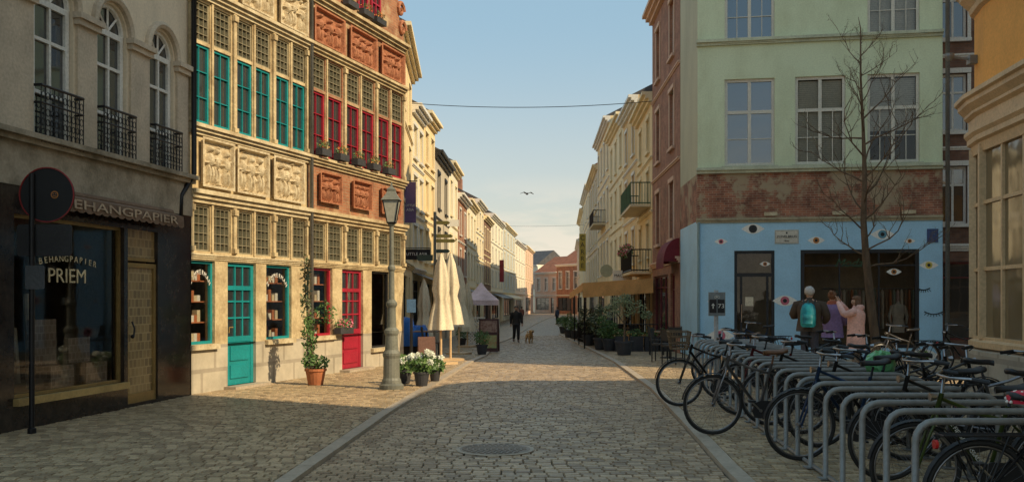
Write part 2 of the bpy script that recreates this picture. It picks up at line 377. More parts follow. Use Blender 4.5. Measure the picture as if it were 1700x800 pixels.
# ================= L1 wallpaper shop
W=Wall(S1,E1,'grey rendered house with arched windows over black marble shopfront'); e=W.e
zs=W.at(268,92)[1]; zt_b=W.at(268,290)[1]
arches=[(W.u(56),W.u(121)),(W.u(161),W.u(210)),(W.u(248),W.u(288))]
zfas_t=W.at(150,272)[1]; zfas_b=W.at(150,345)[1]
b=B(); Ht=9.0
ops=[(a,c,zt_b,zs+(c-a)/2) for a,c in arches]
wallopen(b,0,W.w,zfas_t,Ht,ops,.2)
for a,c in arches:
    r=(c-a)/2; cx=(a+c)/2; K=12
    for i in range(K):
        t0=math.pi*i/K;t1=math.pi*(i+1)/K; p0=(cx+r*math.cos(t0),zs+r*math.sin(t0)); p1=(cx+r*math.cos(t1),zs+r*math.sin(t1))
        b.q([(p0[0],0,p0[1]),(p0[0],0,zs+r),(p1[0],0,zs+r),(p1[0],0,p1[1])]); b.q([(p0[0],0,p0[1]),(p1[0],0,p1[1]),(p1[0],.2,p1[1]),(p0[0],.2,p0[1])])
body(b,W.w,0,Ht,9); b.obj('wall',greyr,e)
trimm=M('stone_trim',(.6,.49,.36),.8,dark=.75,bump=.15)
for a,c in arches:
    r=(c-a)/2; cx=(a+c)/2
    pts=[(cx+(r+.09)*math.cos(math.pi*i/16),-.03,zs+(r+.09)*math.sin(math.pi*i/16)) for i in range(17)]
    B().tube(pts,.06,6).obj('arch_moulding',trimm,e)
xs=[0]+[x for ac in arches for x in ac]+[W.w]
for i in range(0,len(xs),2):
    b=B().box(xs[i]+.02,xs[i+1]-.02,-.09,.0,zs-.16,zs-.08); b.box(xs[i]-.01,xs[i+1]+.01,-.13,-.001,zs-.08,zs)
    b.box(xs[i]+.06,xs[i+1]-.06,-.04,0,zfas_t+.02,zs-.16); b.obj('pilaster',trimm,e)
for a,c in arches:
    h=zs-zt_b; w=c-a; o=window(e,a+.01,c-.01,zt_b,zs,2,(.36,.72,.97),white,glass,y=.05,fw=.08,bw=.045)
    bb=B(); r=w/2-.02; K=14
    pts=[(w/2-.01+r*math.cos(math.pi*i/K),.03,h+r*math.sin(math.pi*i/K)) for i in range(K+1)]
    bb.tube(pts,.04,5)
    for an in (45,90,135): bb.tube([(w/2,.03,h),(w/2+r*math.cos(math.radians(an)),.03,h+r*math.sin(math.radians(an)))],.02,4)
    bb.obj('fanlight',white,o)
    g=B(); g.q([(w/2+r*math.cos(math.pi*i/K),.05,h+r*math.sin(math.pi*i/K)) for i in range(K+1)]); g.obj('glass',glass,o)
    rb=B(); x0,x1=a-.04,c+.04; z0=zt_b+.0; z1=z0+.72; y=-.13
    for zz in (z0+.02,z0+.5,z1): rb.tube([(x0,0,zz),(x0,y,zz),(x1,y,zz),(x1,0,zz)],.014 if zz<z1 else .02,5)
    k=int((x1-x0)/.09)
    for i in range(k+1):
        x=x0+(x1-x0)*i/k; rb.tube([(x,y,z0),(x,y,z1)],.008,4)
        if i<k:
            cx=x+(x1-x0)/k/2
            for cz,rr in ((z0+.13,.04),(z0+.26,.035),(z0+.39,.04),(z0+.6,.038)):
                rb.tube([(cx+rr*math.cos(t*math.pi/4),y,cz+rr*1.2*math.sin(t*math.pi/4)) for t in range(8)],.007,3,closed=True)
    rb.obj('balcony_railing',black,e)
cornice(B(),-.02,W.w+.02,zfas_t-.02,.2,.2).obj('cornice',concrete,e)
B().box(-.01,W.w+.01,-.08,-.001,zfas_b+.12,zfas_t-.021).obj('fascia',concrete,e)
zd=W.at(230,437)[1]; zw=W.at(100,378)[1]; sx0,sx1=W.u(16),W.u(200); dx0,dx1=W.u(206),W.u(256)
zsill=W.at(60,655)[1]
b=B(); wallopen(b,0,W.w,0,zfas_b+.12,[(sx0,sx1,zsill,zw+.1),(dx0,dx1,.1,zw+.1)],.2,y=-.06)
b.box(W.w-.05,W.w+.002,-.06,.3,0,zfas_b); b.obj('shopfront',marble,e)
win=window(e,sx0,sx1,zsill,zw+.1,1,(),brass,clear,y=.0,fw=.04)
B().box(sx0-.02,sx1+.02,-.14,.05,zsill-.09,zsill-.001).obj('sill',M('gold_timber',(.55,.37,.14),.4),win,loc=(-sx0,-.0,-zsill))
dr=B(); w=dx1-dx0; h=zd-.1
dr.box(0,.07,0,.06,0,h+.0); dr.box(w-.07,w,0,.06,0,h); dr.box(.07,w-.07,0,.06,0,.14); dr.box(.07,w-.07,0,.06,h-.07,h); dr.box(.04,w-.04,.0,.05,h+.03,h+.08)
d=dr.obj('door',brass,e,(dx0,-.03,.1))
g=B(); g.q([(.05,.03,.1),(w-.05,.03,.1),(w-.05,.03,h),(.05,.03,h)]); g.q([(.0,.03,h+.05),(w,.03,h+.05),(w,.03,zw),(0,.03,zw)])
g.obj('glass',MB_brick('amber_pattern_glass',(.38,.26,.11),(.22,.15,.07),(.46,.33,.15),bw=.11,bh=.13,rough=.2,bump=.05,grime=.8),d)
B().tube([(.13,-.05,1.0),(.13,-.06,1.12),(.13,-.02,1.22)],.014,6).ball((.13,-.03,1.0),.03).obj('handle',black,d,smooth=True)
b=B(); b.q([(0,3,0),(W.w,3,0),(W.w,3,3.6),(0,3,3.6)]); b.q([(0,.4,.0),(W.w,.4,.0),(W.w,3,.0),(0,3,.0)]);b.q([(0,.4,3.3),(W.w,.4,3.3),(W.w,3,3.3),(0,3,3.3)])
b.box(sx0,sx1,.12,1.6,zsill-.3,zsill+.02,1)
b.obj('interior',[warmin,M('display_timber',(.5,.34,.15),.6)],e)
pat=MB_brick('damask_fabric',(.65,.52,.4),(.48,.36,.28),(.75,.62,.5),bw=.09,bh=.1,bump=.1)
for px,py0,py1 in ((100,560,625),(40,530,640)):
    u,z=W.at(px,py1,-.7); z1=W.at(px,py0,-.7)[1]; z=zsill+.02
    B().box(u-.26,u+.26,.4,.48,z,z1).box(u-.26,u+.26,.13,.4,z,z+.3).obj('display_fabric',pat,e)
for i in range(9): x=sx0+.3+i*.3; B().tube([(x,1.2,zsill),(x+.05,1.3,zsill+R.uniform(.6,1.3))],.05,8).obj('wallpaper_roll',(cream,red,canvas)[i%3],e)
u0,u1=W.u(75,.25),W.u(300,.25); za=W.at(200,352,.25)[1]
aw=B()
aw.q([(u0,-.06,za+.16),(u1,-.06,za+.16),(u1,-.3,za+.08),(u0,-.3,za+.08)]); 
k=18
for i in range(k):
    x0=u0+(u1-u0)*i/k;x1=u0+(u1-u0)*(i+1)/k; zz=za-.08
    aw.q([(x0,-.3,za+.08),(x1,-.3,za+.08),(x1,-.31,zz),(x1-(x1-x0)*.3,-.31,zz-.025),(x0+(x1-x0)*.3,-.31,zz-.025),(x0,-.31,zz)])
aw.tube([(u0,-.09,za+.15),(u1,-.09,za+.15)],.05,8)
a=aw.obj('awning',M('brown_canvas',(.22,.14,.09),.9,dark=.6),e)
text('BEHANGPAPIER',.17,a,((u0+u1)/2,-.325,za-.005),M('faded_letter',(.55,.41,.28),.8),width=(u1-u0)*.86)
gilt=M('gilt_letter',(.75,.62,.38),.5)
text('BEHANGPAPIER',.115,win,((W.u(62)+W.u(157))/2-sx0,-.02,W.at(110,430)[1]-zsill),gilt,arc=(2.6,.4),width=W.u(157)-W.u(62))
text('PRIEM',.27,win,((W.u(78)+W.u(140))/2-sx0,-.02,W.at(108,459)[1]-zsill),gilt,width=W.u(140)-W.u(78))
def roof(par,w,z,dep,mat,rise=2.6,over=.25):
    b=B(); n=[(0,-over,z),(w,-over,z),(w,dep/2,z+rise),(0,dep/2,z+rise),(0,dep,z),(w,dep,z)]
    b.q([n[0],n[1],n[2],n[3]]); b.q([n[3],n[2],n[5],n[4]]); b.q([n[0],n[3],n[4]]); b.q([n[1],n[5],n[2]]); b.q([n[0],n[4],n[5],n[1]])
    return b.obj('roof',mat,par)
roof(e,W.w,Ht,9,slate)
# ================= L2, L3 gabled stone houses
def relief_panel(par,x0,x1,z0,z1,mat,seed,y=-.02):
    rr=random.Random(seed); n=44; w=x1-x0;h=z1-z0
    bl=[]
    for i in range(3):
        cx=(.25,.5,.75)[i]+rr.uniform(-.06,.06); cz=rr.uniform(-.05,.04); ln=rr.uniform(-.04,.04)
        bl+= [(cx+ln,.76+cz,.042,.055,1),(cx,.55+cz,.06,.12,.95),(cx-.05,.27+cz,.026,.16,.75),(cx+.045,.27+cz,.026,.16,.75),(cx+.09,.6,.07,.024,.7),(cx-.09,.5,.06,.024,.6)]
    for i in range(9): bl.append((rr.uniform(.1,.9),rr.uniform(.08,.92),rr.uniform(.02,.05),rr.uniform(.02,.05),rr.uniform(.3,.5)))
    b=B()
    for j in range(n+1):
        for i in range(n+1):
            u=i/n;v=j/n; hh=0
            for cx,cz,sx,sz,a in bl:
                d=((u-cx)/sx)**2+((v-cz)/sz)**2
                if d<1.7: hh=max(hh,a*math.sqrt(max(0,1-d/1.7)))
            ed=min(u,v,1-u,1-v); f=1 if ed<.05 else 0
            hh=hh*(1 if ed>.07 else 0)
            b.v.append((x0+w*u,y-(.13*hh)-(.09 if f else 0),z0+h*v))
    for j in range(n):
        for i in range(n): a=j*(n+1)+i; b.f.append((a,a+1,a+n+2,a+n+1)); b.m.append(0)
    return b.obj('relief_panel',mat,par)
came=M('lead_came',(.3,.26,.17),.6)
def leadwin(par,o): window(par,o[0],o[1],o[2],o[3],4,(.2,.4,.6,.8),came,lead,y=.03,fw=.03,bw=.01,name='leaded_window')
for idx in (0,1):
    if idx==0: W=Wall(E1+D2*.004,E2,'yellow sandstone gabled house with teal door and carved panels')
    else: W=Wall(E2+D2*.006,E3,'gabled stone house with red door and terracotta reliefs')
    e=W.e;w=W.w; fm=teal if idx==0 else red; pitch=w/6; ops=[]
    for i in range(6):
        mg_=.07; x0=pitch*i+pitch*(mg_+(.05 if i%2==0 else 0)); x1=pitch*(i+1)-pitch*(mg_+(.05 if i%2 else 0))
        ops+=[(x0,x1,4.68,6.02),(x0,x1,6.08,6.76),(x0,x1,2.48,3.26)]
    if idx==0:
        A=[(W.u(314.5),W.u(357),.88,2.32),(W.u(378),W.u(425),.1,2.32),(W.u(442),W.u(484),.88,2.32)]
        pans=[(328,382),(386,440),(447,499)]; pz=(3.58,4.43)
    else:
        A=[(W.u(515),W.u(552),.88,2.32),(W.u(568),W.u(603),.1,2.32),(W.u(617),W.u(648),.5,2.32)]
        pans=[(525,562),(580,612),(628,660)]; pz=(3.7,4.35)
    b=B()
    wallopen(b,0,w,0,.86,A,.22,m=1); wallopen(b,0,w,.86,3.4,A+ops,.2,m=3 if idx else 0); wallopen(b,0,w,3.4,8.0,A+ops,.2,m=0)
    if idx==0: gpz=[(0,8.0),(w,8.0),(w,8.8),(w*.9,8.8),(w*.9,9.8),(w*.76,9.8),(w*.76,10.9),(w*.62,10.9),(w*.62,12),(w*.38,12),(w*.38,10.9),(w*.24,10.9),(w*.24,9.8),(w*.1,9.8),(w*.1,8.8),(0,8.8)]
    else: gpz=[(0,8.0),(w,8.0),(w,8.3),(w*.95,8.5),(w*.93,9.3),(w*.84,9.6),(w*.8,10.4),(w*.7,10.8),(w*.64,12),(w*.36,12),(w*.3,10.8),(w*.2,10.4),(w*.16,9.6),(w*.07,9.3),(w*.05,8.5),(0,8.3)]
    b.prism(gpz,0,.4,m=2); body(b,w,0,8.0,9)
    b.obj('wall',[sand if idx==0 else redst,sandbase,sandl if idx==0 else redst,sand],e)
    rf=B(); 
    rf.q([(0,.3,8),(w/2,.3,11.8),(w/2,9,11.8),(0,9,8)]); rf.q([(w,.3,8),(w/2,.3,11.8),(w/2,9,11.8),(w,9,8)]); rf.q([(0,9,8),(w/2,9,11.8),(w,9,8)]); rf.obj('roof',tile,e)
    for z,h,o in ((2.34,.1,.06),(3.3,.22,.16),(4.46,.17,.15),(6.8,.18,.16),(7.85,.2,.2)):
        cornice(B(),.0,w,z,h,o).obj('cornice',sandl if idx==0 else sand,e)
    for i in range(7):
        x=min(max(pitch*i,.045),w-.045); big=(i%2==0); r=.045 if big else .028
        for z0,z1 in ((2.46,3.29),(4.64,6.79)):
            c=B(); c.box(x-r,x+r,-.05 if big else -.03,-.001,z0+.001,z1)
            if big:
                c.box(x-r-.015,x+r+.015,-.08,-.002,z1-.13,z1-.03); c.box(x-r-.015,x+r+.015,-.08,-.002,z0+.02,z0+.1)
            c.obj('column',sand,e)
    for k,(a,c_) in enumerate(pans):
        relief_panel(e,W.u(a),W.u(c_),pz[0],pz[1],relief if idx==0 else terra,10*idx+k)
    for k in range(3):
        x0=w*k/3+.12;x1=w*(k+1)/3-.12
        relief_panel(e,x0,x1,7.02,7.78,relief if idx==0 else terra,50+10*idx+k)
    for i,o in enumerate(ops):
        if i%3==0: window(e,o[0],o[1],o[2],o[3],2,(.33,.66),fm,glass,y=.03,fw=.042,bw=.016)
        else: leadwin(e,o)
    for i in (0,2):
        a=A[i]; fmm=blackp if (idx==1 and i==2) else fm
        wn=window(e,a[0],a[1],a[2],a[3],1,(),fmm,clear,y=.06,fw=.05,name='shop_window')
        B().box(-.05,a[1]-a[0]+.05,-.14,.0,-.09,-.002).obj('sill',sandl,wn)
        bx=B(); bx.q([(a[0]-.1,1.2,.3),(a[1]+.1,1.2,.3),(a[1]+.1,1.2,2.5),(a[0]-.1,1.2,2.5)]); bx.q([(a[0]-.1,.3,.86),(a[1]+.1,.3,.86),(a[1]+.1,1.2,.86),(a[0]-.1,1.2,.86)])
        if not(idx==1 and i==2):
          for s in range(4):
            bx.box(a[0],a[1],.2,.42,.88+s*.36,.9+s*.36,3)
            for t in range(6): 
                x=a[0]+.1+t*(a[1]-a[0]-.2)/6; hh=R.uniform(.08,.24); bx.box(x,x+.09,.24,.34,.9+s*.36,.9+s*.36+hh,1+(s+t)%3)
        bx.obj('display',[darkin if idx else warmin,cream,white,pot],e)
        if idx==0: text('ZIMMERMAN',.12,wn,((a[1]-a[0])/2,-.01,(a[3]-a[2])-.2),white,arc=(.52,1.7),width=(a[1]-a[0])*.82)
    a=A[1]; dw=a[1]-a[0]; dh=a[3]-a[2]; d=B()
    d.box(0,.09,0,.07,0,dh);d.box(dw-.09,dw,0,.07,0,dh); d.box(.09,dw-.09,.0,.07,dh-.07,dh); d.box(.09,dw-.09,0,.06,.78,.88); d.box(.09,dw-.09,.01,.06,0,.78); d.box(.09,dw-.09,0,.07,dh-.5,dh-.42)
    d.box(.16,dw-.16,-.012,.01,.12,.36); d.box(.16,dw-.16,-.012,.01,.44,.7)
    for k in (1,2): x=.09+(dw-.18)*k/3; d.box(x-.015,x+.015,.01,.055,.88,dh-.5); d.box(x-.015,x+.015,.01,.055,dh-.42,dh-.07)
    for z in (1.2,1.5): d.box(.09,dw-.09,.012,.056,z,z+.03)
    do=d.obj('door',fm,e,(a[0],.06,a[2]))
    g=B(); g.q([(.05,.04,.8),(dw-.05,.04,.8),(dw-.05,.04,dh),(.05,.04,dh)]); g.obj('glass',glass,do)
    B().tube([(.05,-.05,.95),(.05,-.06,1.05),(.16,-.06,1.05)],.012,6).obj('handle',brass,do)
    B().box(a[0]-.12,a[1]+.12,-.25,.1,0,.1).obj('doorstep',kerbm,e)
    if idx==1:
        for i in range(5):
            x=pitch*(i+.5); f=B(); f.box(x-.2,x+.2,-.24,-.08,4.66,4.8); fo=f.obj('flower_box',potb,e)
            l=B(); l.leaves((x,-.16,4.88),(.22,.1,.12),110,.03,0); l.leaves((x,-.18,4.9),(.2,.1,.1),30,.025,1); l.obj('flowers',[leafg,flowo],fo)
        for (x,z) in ((w*.97,8.45),(w*.95,8.9),(w*.88,9.45),(w*.82,10.0)):
            B().tube([(x+(.2-.014*t)*math.cos(t*.6),-.03,z+(.22-.015*t)*math.sin(t*.6)) for t in range(13)],.055,6).obj('scroll_ornament',terra,e)
        for x0 in (w*.3,w*.46,w*.6):
            window(e,x0,x0+.5,8.3,9.4,2,(.3,.6),red,glass,y=-.05)
            fo=B().box(x0,x0+.5,-.2,-.06,8.15,8.28).obj('flower_box',potb,e); B().leaves((x0+.25,-.15,8.36),(.25,.1,.1),25,.03,1).leaves((x0+.25,-.15,8.34),(.25,.1,.1),90,.03,0).obj('flowers',[leafg,flowo],fo)
def pipe(name,pts,r,label,mat):
    o=B().tube(pts,r,8).obj(name,mat,smooth=True); tag(o,label,'drainpipe'); return o
n2=Vector((D2.y,-D2.x)); 
p=E1+n2*.12
pipe('drainpipe',[(p.x,p.y,9),(p.x,p.y,3.75),(p.x-.04,p.y-.12,3.6),(p.x-.1,p.y-.35,3.35),(p.x-.1,p.y-.38,3.0)],.045,'dark drainpipe running down between two old facades',black)
p=E2+n2*.1
pipe('drainpipe',[(p.x,p.y,9),(p.x,p.y,.1)],.045,'grey drainpipe between two gabled stone house fronts',steel)
# ================= generic houses
def house(x0,y0,x1,y1,topz,nw,wallm,fm,label,roofm=slate,nf=3,shop=True,sh=3.3,rise=2.4,awn=None,gl=glass,chim=False,trim=None,shopm=None,wf=.3,dep=9):
    g=min(G(y0),G(y1)); W=Wall((x0,y0),(x1,y1),label,group='houses along the street'); e=W.e; w=W.w-.012
    b=B(); ops=[]; fh=(topz-.45-(g+sh))/(nf-1) if nf>1 else 1
    for f in range(nf-1):
        zb=g+sh+f*fh+fh*.2; zt=zb+fh*.62
        for i in range(nw):
            c=w*(i+.5)/nw; hw=min(.5,w/nw*wf); ops.append((c-hw,c+hw,zb,zt))
    so=[(w*.06,w*.62,g+.55,g+2.75),(w*.70,min(w*.70+.95,w*.95),g+.05,g+2.75)]
    wallopen(b,0,w,g-.6,topz,ops+so,.18); body(b,w,g-.6,topz,dep); b.obj('wall',wallm,e)
    tm=trim or white
    cornice(B(),0,w,topz-.38,.38,.4).obj('cornice',tm,e); cornice(B(),0,w,g+sh-.25,.2,.14).obj('cornice',tm,e)
    for k in range(1,nf-1): cornice(B(),0,w,g+sh+k*fh-.02,.1,.07,2).obj('string_course',tm,e)
    for o in ops:
        window(e,o[0],o[1],o[2],o[3],2,(.68,),fm,gl,y=.1,merged=True,fw=.07,bw=.06,surr=tm)
    o=so[0]; window(e,o[0],o[1],o[2],o[3],3,(.8,),shopm or blackp,glass,y=.08,merged=True,name='shop_window')
    o=so[1]; window(e,o[0],o[1],o[2],o[3],1,(.3,.8),shopm or blackp,glass,y=.08,merged=True,name='door')
    r=roof(e,w,topz,dep,roofm,rise)
    if chim: B().box(w*.1,w*.1+.9,3,3.6,topz,topz+rise+1.1).box(w*.13,w*.13+.2,3.2,3.4,topz+rise+1.1,topz+rise+1.4,1).box(w*.13+.5,w*.13+.7,3.2,3.4,topz+rise+1.1,topz+rise+1.4,1).obj('chimney',[redbr,pot],r)
    if awn:
        a=B(); z=g+2.85; a.q([(w*.05,-.02,z+.2),(w*.95,-.02,z+.2),(w*.95,-1.2,z-.25),(w*.05,-1.2,z-.25)]); a.q([(w*.05,-1.2,z-.25),(w*.95,-1.2,z-.25),(w*.95,-1.2,z-.45),(w*.05,-1.2,z-.45)])
        a.obj('awning',awn,e)
    return W
def C(n,c,**k): return M(n,c,.8,dark=.82,scale=.8,bump=.1,fine=.93,streak=.4,**k)
cr1=C('render_cream',(.82,.63,.35)); cr2=C('render_ivory',(.84,.7,.45)); cr3=C('render_white',(.82,.75,.59)); cr4=C('render_ochre',(.74,.52,.25)); cr5=C('render_grey',(.55,.48,.37)); cr6=C('render_pink',(.68,.46,.33)); cr7=C('render_blue',(.54,.56,.53))
Lp=[(662,31),(684,38.5),(703,42),(722,46),(745,53),(760,59),(775,66),(790,75),(803,83),(815,92),(835,108),(855,128),(872,150),(885,172)]
Lt=[10.6,9.5,9.9,8.8,9.3,8.2,8.6,9.5,8.9,9.9,10.3,9.6,10.1]
Lm=[cr1,cr2,cr1,cr5,cr3,redbr,cr3,cr2,darkbr,cr3,cr7,cr3,cr6]
Ln=['cream rendered townhouse with heavy cornice','ivory townhouse with tall windows','cream townhouse with shop below','grey townhouse with dark cornice','white narrow townhouse in the row','red brick townhouse with white trim','white townhouse with tiled roof','white townhouse with projecting shopfront','dark brick townhouse in the row','white townhouse with slate roof','pale blue townhouse in the row','white townhouse beside the bend','pink townhouse at the street bend']
for i in range(len(Lp)-1):
    (a,z0),(c,z1)=Lp[i],Lp[i+1]
    house(XW(a,z0),z0,XW(c,z1),z1,Lt[i],max(2,min(4,int((z1-z0)/2.6))),Lm[i],white if i%3 else blackp,Ln[i],tile if i in(5,6,8,10) else slate,nf=4 if Lt[i]>9.4 else 3,awn=(None,black,canvas,None)[i%4],chim=i%2==1,trim=(blackp if i==3 else (cr2 if i%2==0 else white)))
Rp=[(958,150),(962,125),(968,104),(978,86),(992,71),(1012,59),(1035,50),(1058,43.5),(1083,37.3),(1129,30.4)]
Rt=[9.5,11.5,12.0,11.6,12.9,11.4,10.9,9.7,12.6]
Rm=[cr6,cr3,cr2,cr5,cr1,cr2,cr4,cr1,redbr]
Rn=['pink townhouse far down the street','white townhouse down the street','ivory townhouse with many windows','grey townhouse with balconies','tall cream townhouse with wide cornice','ivory townhouse with projecting cornice','ochre townhouse with flower balcony','cream townhouse with green balcony','tall red brick townhouse with dark windows']
RW=[]
for i in range(len(Rp)-1):
    (a,z0),(c,z1)=Rp[i],Rp[i+1]
    RW.append(house(XW(a,z0),z0,XW(c,z1),z1,Rt[i],max(2,min(4,int((z0-z1)/2.4))),Rm[i],white if i%3!=1 else cream,Rn[i],tile if i in (0,3) else slate,nf=4,awn=None,chim=i in(2,5,7),trim=(cr2 if i%2 else white) if i!=8 else cr6,shopm=M('maroon_paint',(.2,.02,.03),.5) if i==8 else None,wf=.3 if i!=8 else .24))
for i,(a,c,z,t,m_,lb) in enumerate([(846,893,196,8.5,cr3,'white building closing off the far street'),(888,926,178,6.6,cr6,'pink row house with red roof at street end'),(924,962,165,7.6,redbr,'brick row house with tiled roof at street end')]):
    house(XW(a,z),z,XW(c,z-6),z-6,t,3,m_,white,lb,tile if i else slate,nf=2,rise=3)
def balcony(W,x0,x1,z,mat,fl=None):
    b=B(); b.box(x0,x1,-.8,-.001,z,z+.1,1)
    for zz in (z+.15,z+.95): b.tube([(x0,0,zz),(x0,-.78,zz),(x1,-.78,zz),(x1,0,zz)],.025,5)
    k=int((x1-x0)/.12)
    for i in range(k+1): x=x0+(x1-x0)*i/k; b.tube([(x,-.78,z+.1),(x,-.78,z+.95)],.012,4)
    for i in range(7): b.tube([(x0,-.78*i/7,z+.1),(x0,-.78*i/7,z+.95)],.012,4); b.tube([(x1,-.78*i/7,z+.1),(x1,-.78*i/7,z+.95)],.012,4)
    o=b.obj('balcony',[mat,cream],W.e)
    if fl: B().leaves(((x0+x1)/2,-.8,z+1.0),((x1-x0)/2,.25,.3),500,.05,0).leaves(((x0+x1)/2,-.85,z+1.05),((x1-x0)/2,.25,.25),150,.05,1).obj('flowers',[leafg,flowp],o)
dg_=M('dark_green_iron',(.03,.1,.06),.5)
w7=RW[7]; balcony(w7,w7.w*.1,w7.w*.9,5.3,dg_); balcony(w7,w7.w*.1,w7.w*.95,2.65,black,1)
w5=RW[4]; balcony(w5,w5.w*.3,w5.w*.7,6.5,black)
w8=RW[8]; x0,x1=w8.w*.72,w8.w*.98
b=B(); K=8
pts=[(-.5+.5*(1-math.cos(t*math.pi/2/K)) ,2.85+.75*math.sin(t*math.pi/2/K)) for t in range(K+1)]
for (ya,za),(yb,zb) in zip(pts,pts[1:]): b.q([(x0,ya,za),(x1,ya,za),(x1,yb,zb),(x0,yb,zb)])
b.q([(x0,y,z) for y,z in pts]+[(x0,0,2.85)]); b.q([(x1,y,z) for y,z in pts]+[(x1,0,2.85)])
b.q([(x0,-.5,2.85),(x1,-.5,2.85),(x1,-.5,2.65),(x0,-.5,2.65)])
b.obj('awning',M('dark_red_canvas',(.2,.02,.03),.8),w8.e)
def cat(p,q,sag,n=24): return [Vector(p).lerp(Vector(q),i/n)-Vector((0,0,sag*4*(i/n)*(1-i/n))) for i in range(n+1)]
o=B().tube(cat((XW(684,38.3),38.3,HZ(172,38.3)),(XW(1086,37),37,HZ(168,37)),.2),.014,5).obj('overhead_wire',black); tag(o,'thin black cable strung across the street','cable')
o=B().tube(cat((XW(840,108),108,HZ(375,108)),(XW(970,100),100,HZ(373,100)),.1),.012,4).obj('overhead_wire',black); tag(o,'distant thin cable across the street','cable')
# ================= green/blue corner house
P0=(XW(1158,27),27.0); P1=(XW(1565,25.9),25.9)
W=Wall(P0,P1,'pale green corner house over blue painted shop with eye murals'); e=W.e; w=W.w
zb=3.84; zr=5.16; Ht=12.2
dro=(W.u(1219),W.u(1286),.12,W.at(1250,416)[1]); sho=(W.u(1329),W.u(1526),W.at(1430,577)[1],W.at(1430,414)[1])
wz0,wz1=W.at(1245,275)[1],W.at(1245,131)[1]; w2z0=W.at(1245,66)[1]
wx=[(W.u(1203),W.u(1286)),(W.u(1320),W.u(1404)),(W.u(1440),W.u(1527))]
ops=[(a,c,wz0,wz1) for a,c in wx]+[(wx[0][0],wx[0][1],w2z0,w2z0+2.1),(wx[2][0],wx[2][1],w2z0,w2z0+2.1)]
b=B(); wallopen(b,0,w,0,zb,[dro,sho],.12,0); wallopen(b,0,w,zb,zr,[],.1,1,y=.03); wallopen(b,0,w,zr,Ht,ops,.22,2)
cs=math.cos(-e.rotation_euler[2]);sn=math.sin(-e.rotation_euler[2])
def loc2(x,y): dx,dy=x-P0[0],y-P0[1]; return (dx*cs-dy*sn,dx*sn+dy*cs)
s1=loc2(XW(1129.5,30.3),30.3)
for z0,z1,m in ((0,zb,0),(zb,zr,1),(zr,Ht,3)): b.q([(0,0 if m!=1 else .03,z0),(s1[0],s1[1],z0),(s1[0],s1[1],z1),(0,0 if m!=1 else .03,z1)],m)
b.q([(w,0,0),(w,8,0),(w,8,Ht),(w,0,Ht)],1); b.q([(s1[0],s1[1],0),(s1[0]+.2,9,0),(s1[0]+.2,9,Ht),(s1[0],s1[1],Ht)],1)
b.obj('wall',[blue,peel,green,C('side_render',(.5,.48,.33))],e)
gtrim=M('pale_green_trim',(.54,.56,.4),.8,dark=.7)
cornice(B(),-.04,w,zb-.06,.14,.06,2).obj('ledge',M('worn_plaster',(.4,.34,.22),.85,dark=.6,scale=3),e)
cornice(B(),-.03,w,zr,.16,.12,2).obj('cornice',gtrim,e); cornice(B(),-.03,w,8.72,.16,.14,2).obj('cornice',gtrim,e)
for i in range(3): B().box(w*(.28+.28*i),w*(.28+.28*i)+.35,-.05,.03,zb+.12,zb+.22).obj('stone_anchor',sandl,e)
roof(e,w,Ht,8,slate)
blindm=M('blind_slats',(.7,.67,.58),.7,dark=.9)
for i,(a,c,z0,z1) in enumerate(ops):
    wn=window(e,a,c,z0,z1,2,(.62,),offw,glassb if i in (0,3) else clear,y=.06,fw=.08,bw=.09,name='window')
    ww=c-a; hh=z1-z0
    if i!=0:
        for k in (.25,.75): B().box(ww*k-.01,ww*k+.01,.01,.05,.08,hh*.62).obj('glazing_bar',offw,wn)
    B().box(.08,ww-.08,.012,.049,hh*.31-.01,hh*.31+.01).obj('glazing_bar',offw,wn)
    B().box(-.08,ww+.08,-.16,-.061,-.1,-.01).obj('sill',gtrim,wn)
    if i not in(0,3):
        bb=B(); lim=hh*(.35 if i==2 else .0); z=hh-.1
        while z>lim+.06: bb.q([(.08,.12,z),(ww-.08,.12,z),(ww-.08,.14,z-.048),(.08,.14,z-.048)]); z-=.055
        bb.obj('blind',blindm,wn)
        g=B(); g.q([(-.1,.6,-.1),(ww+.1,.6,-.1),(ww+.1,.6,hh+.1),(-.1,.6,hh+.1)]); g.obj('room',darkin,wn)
a=dro; dw=a[1]-a[0]; dh=a[3]-a[2]; d=B()
d.box(0,.08,0,.07,0,dh);d.box(dw-.08,dw,0,.07,0,dh);d.box(.08,dw-.08,0,.07,dh-.08,dh);d.box(.08,dw-.08,0,.07,dh-.72,dh-.62);d.box(.08,dw-.08,0,.07,0,.2);d.box(.16,.22,0,.06,.2,dh-.72);d.box(dw-.22,dw-.16,0,.06,.2,dh-.72)
do=d.obj('door',blackp,e,(a[0],.04,a[2])); g=B(); g.q([(.04,.05,.1),(dw-.04,.05,.1),(dw-.04,.05,dh),(.04,.05,dh)]); g.obj('glass',clear,do)
B().tube([(.2,-.05,.9),(.2,-.05,1.4)],.014,6).obj('handle',chrome,do)
B().box(.3,.52,.035,.045,1.35,1.6).obj('notice',canvas,do)
B().box(a[0]-.1,a[1]+.1,-.3,.1,0,.12).obj('doorstep',kerbm,e)
a=sho; ww=a[1]-a[0]; hh=a[3]-a[2]
wn=window(e,a[0],a[1],a[2],a[3],1,(),blackp,clear,y=.0,fw=.1,name='shop_window',dp=.08)
B().box(.1,ww-.1,.01,.05,hh*.83,hh*.83+.04).obj('glazing_bar',blackp,wn)
for i in (1,2): B().box(ww*i/3-.02,ww*i/3+.02,.012,.05,.1,hh-.1).obj('glazing_bar',blackp,wn)
neon=M('green_script',(.035,.09,.035),.6); u,z=W.at(1408,437); text('Moda',.32,wn,(u-a[0],.0,z-a[2]),neon,shear=.4,ext=.004)
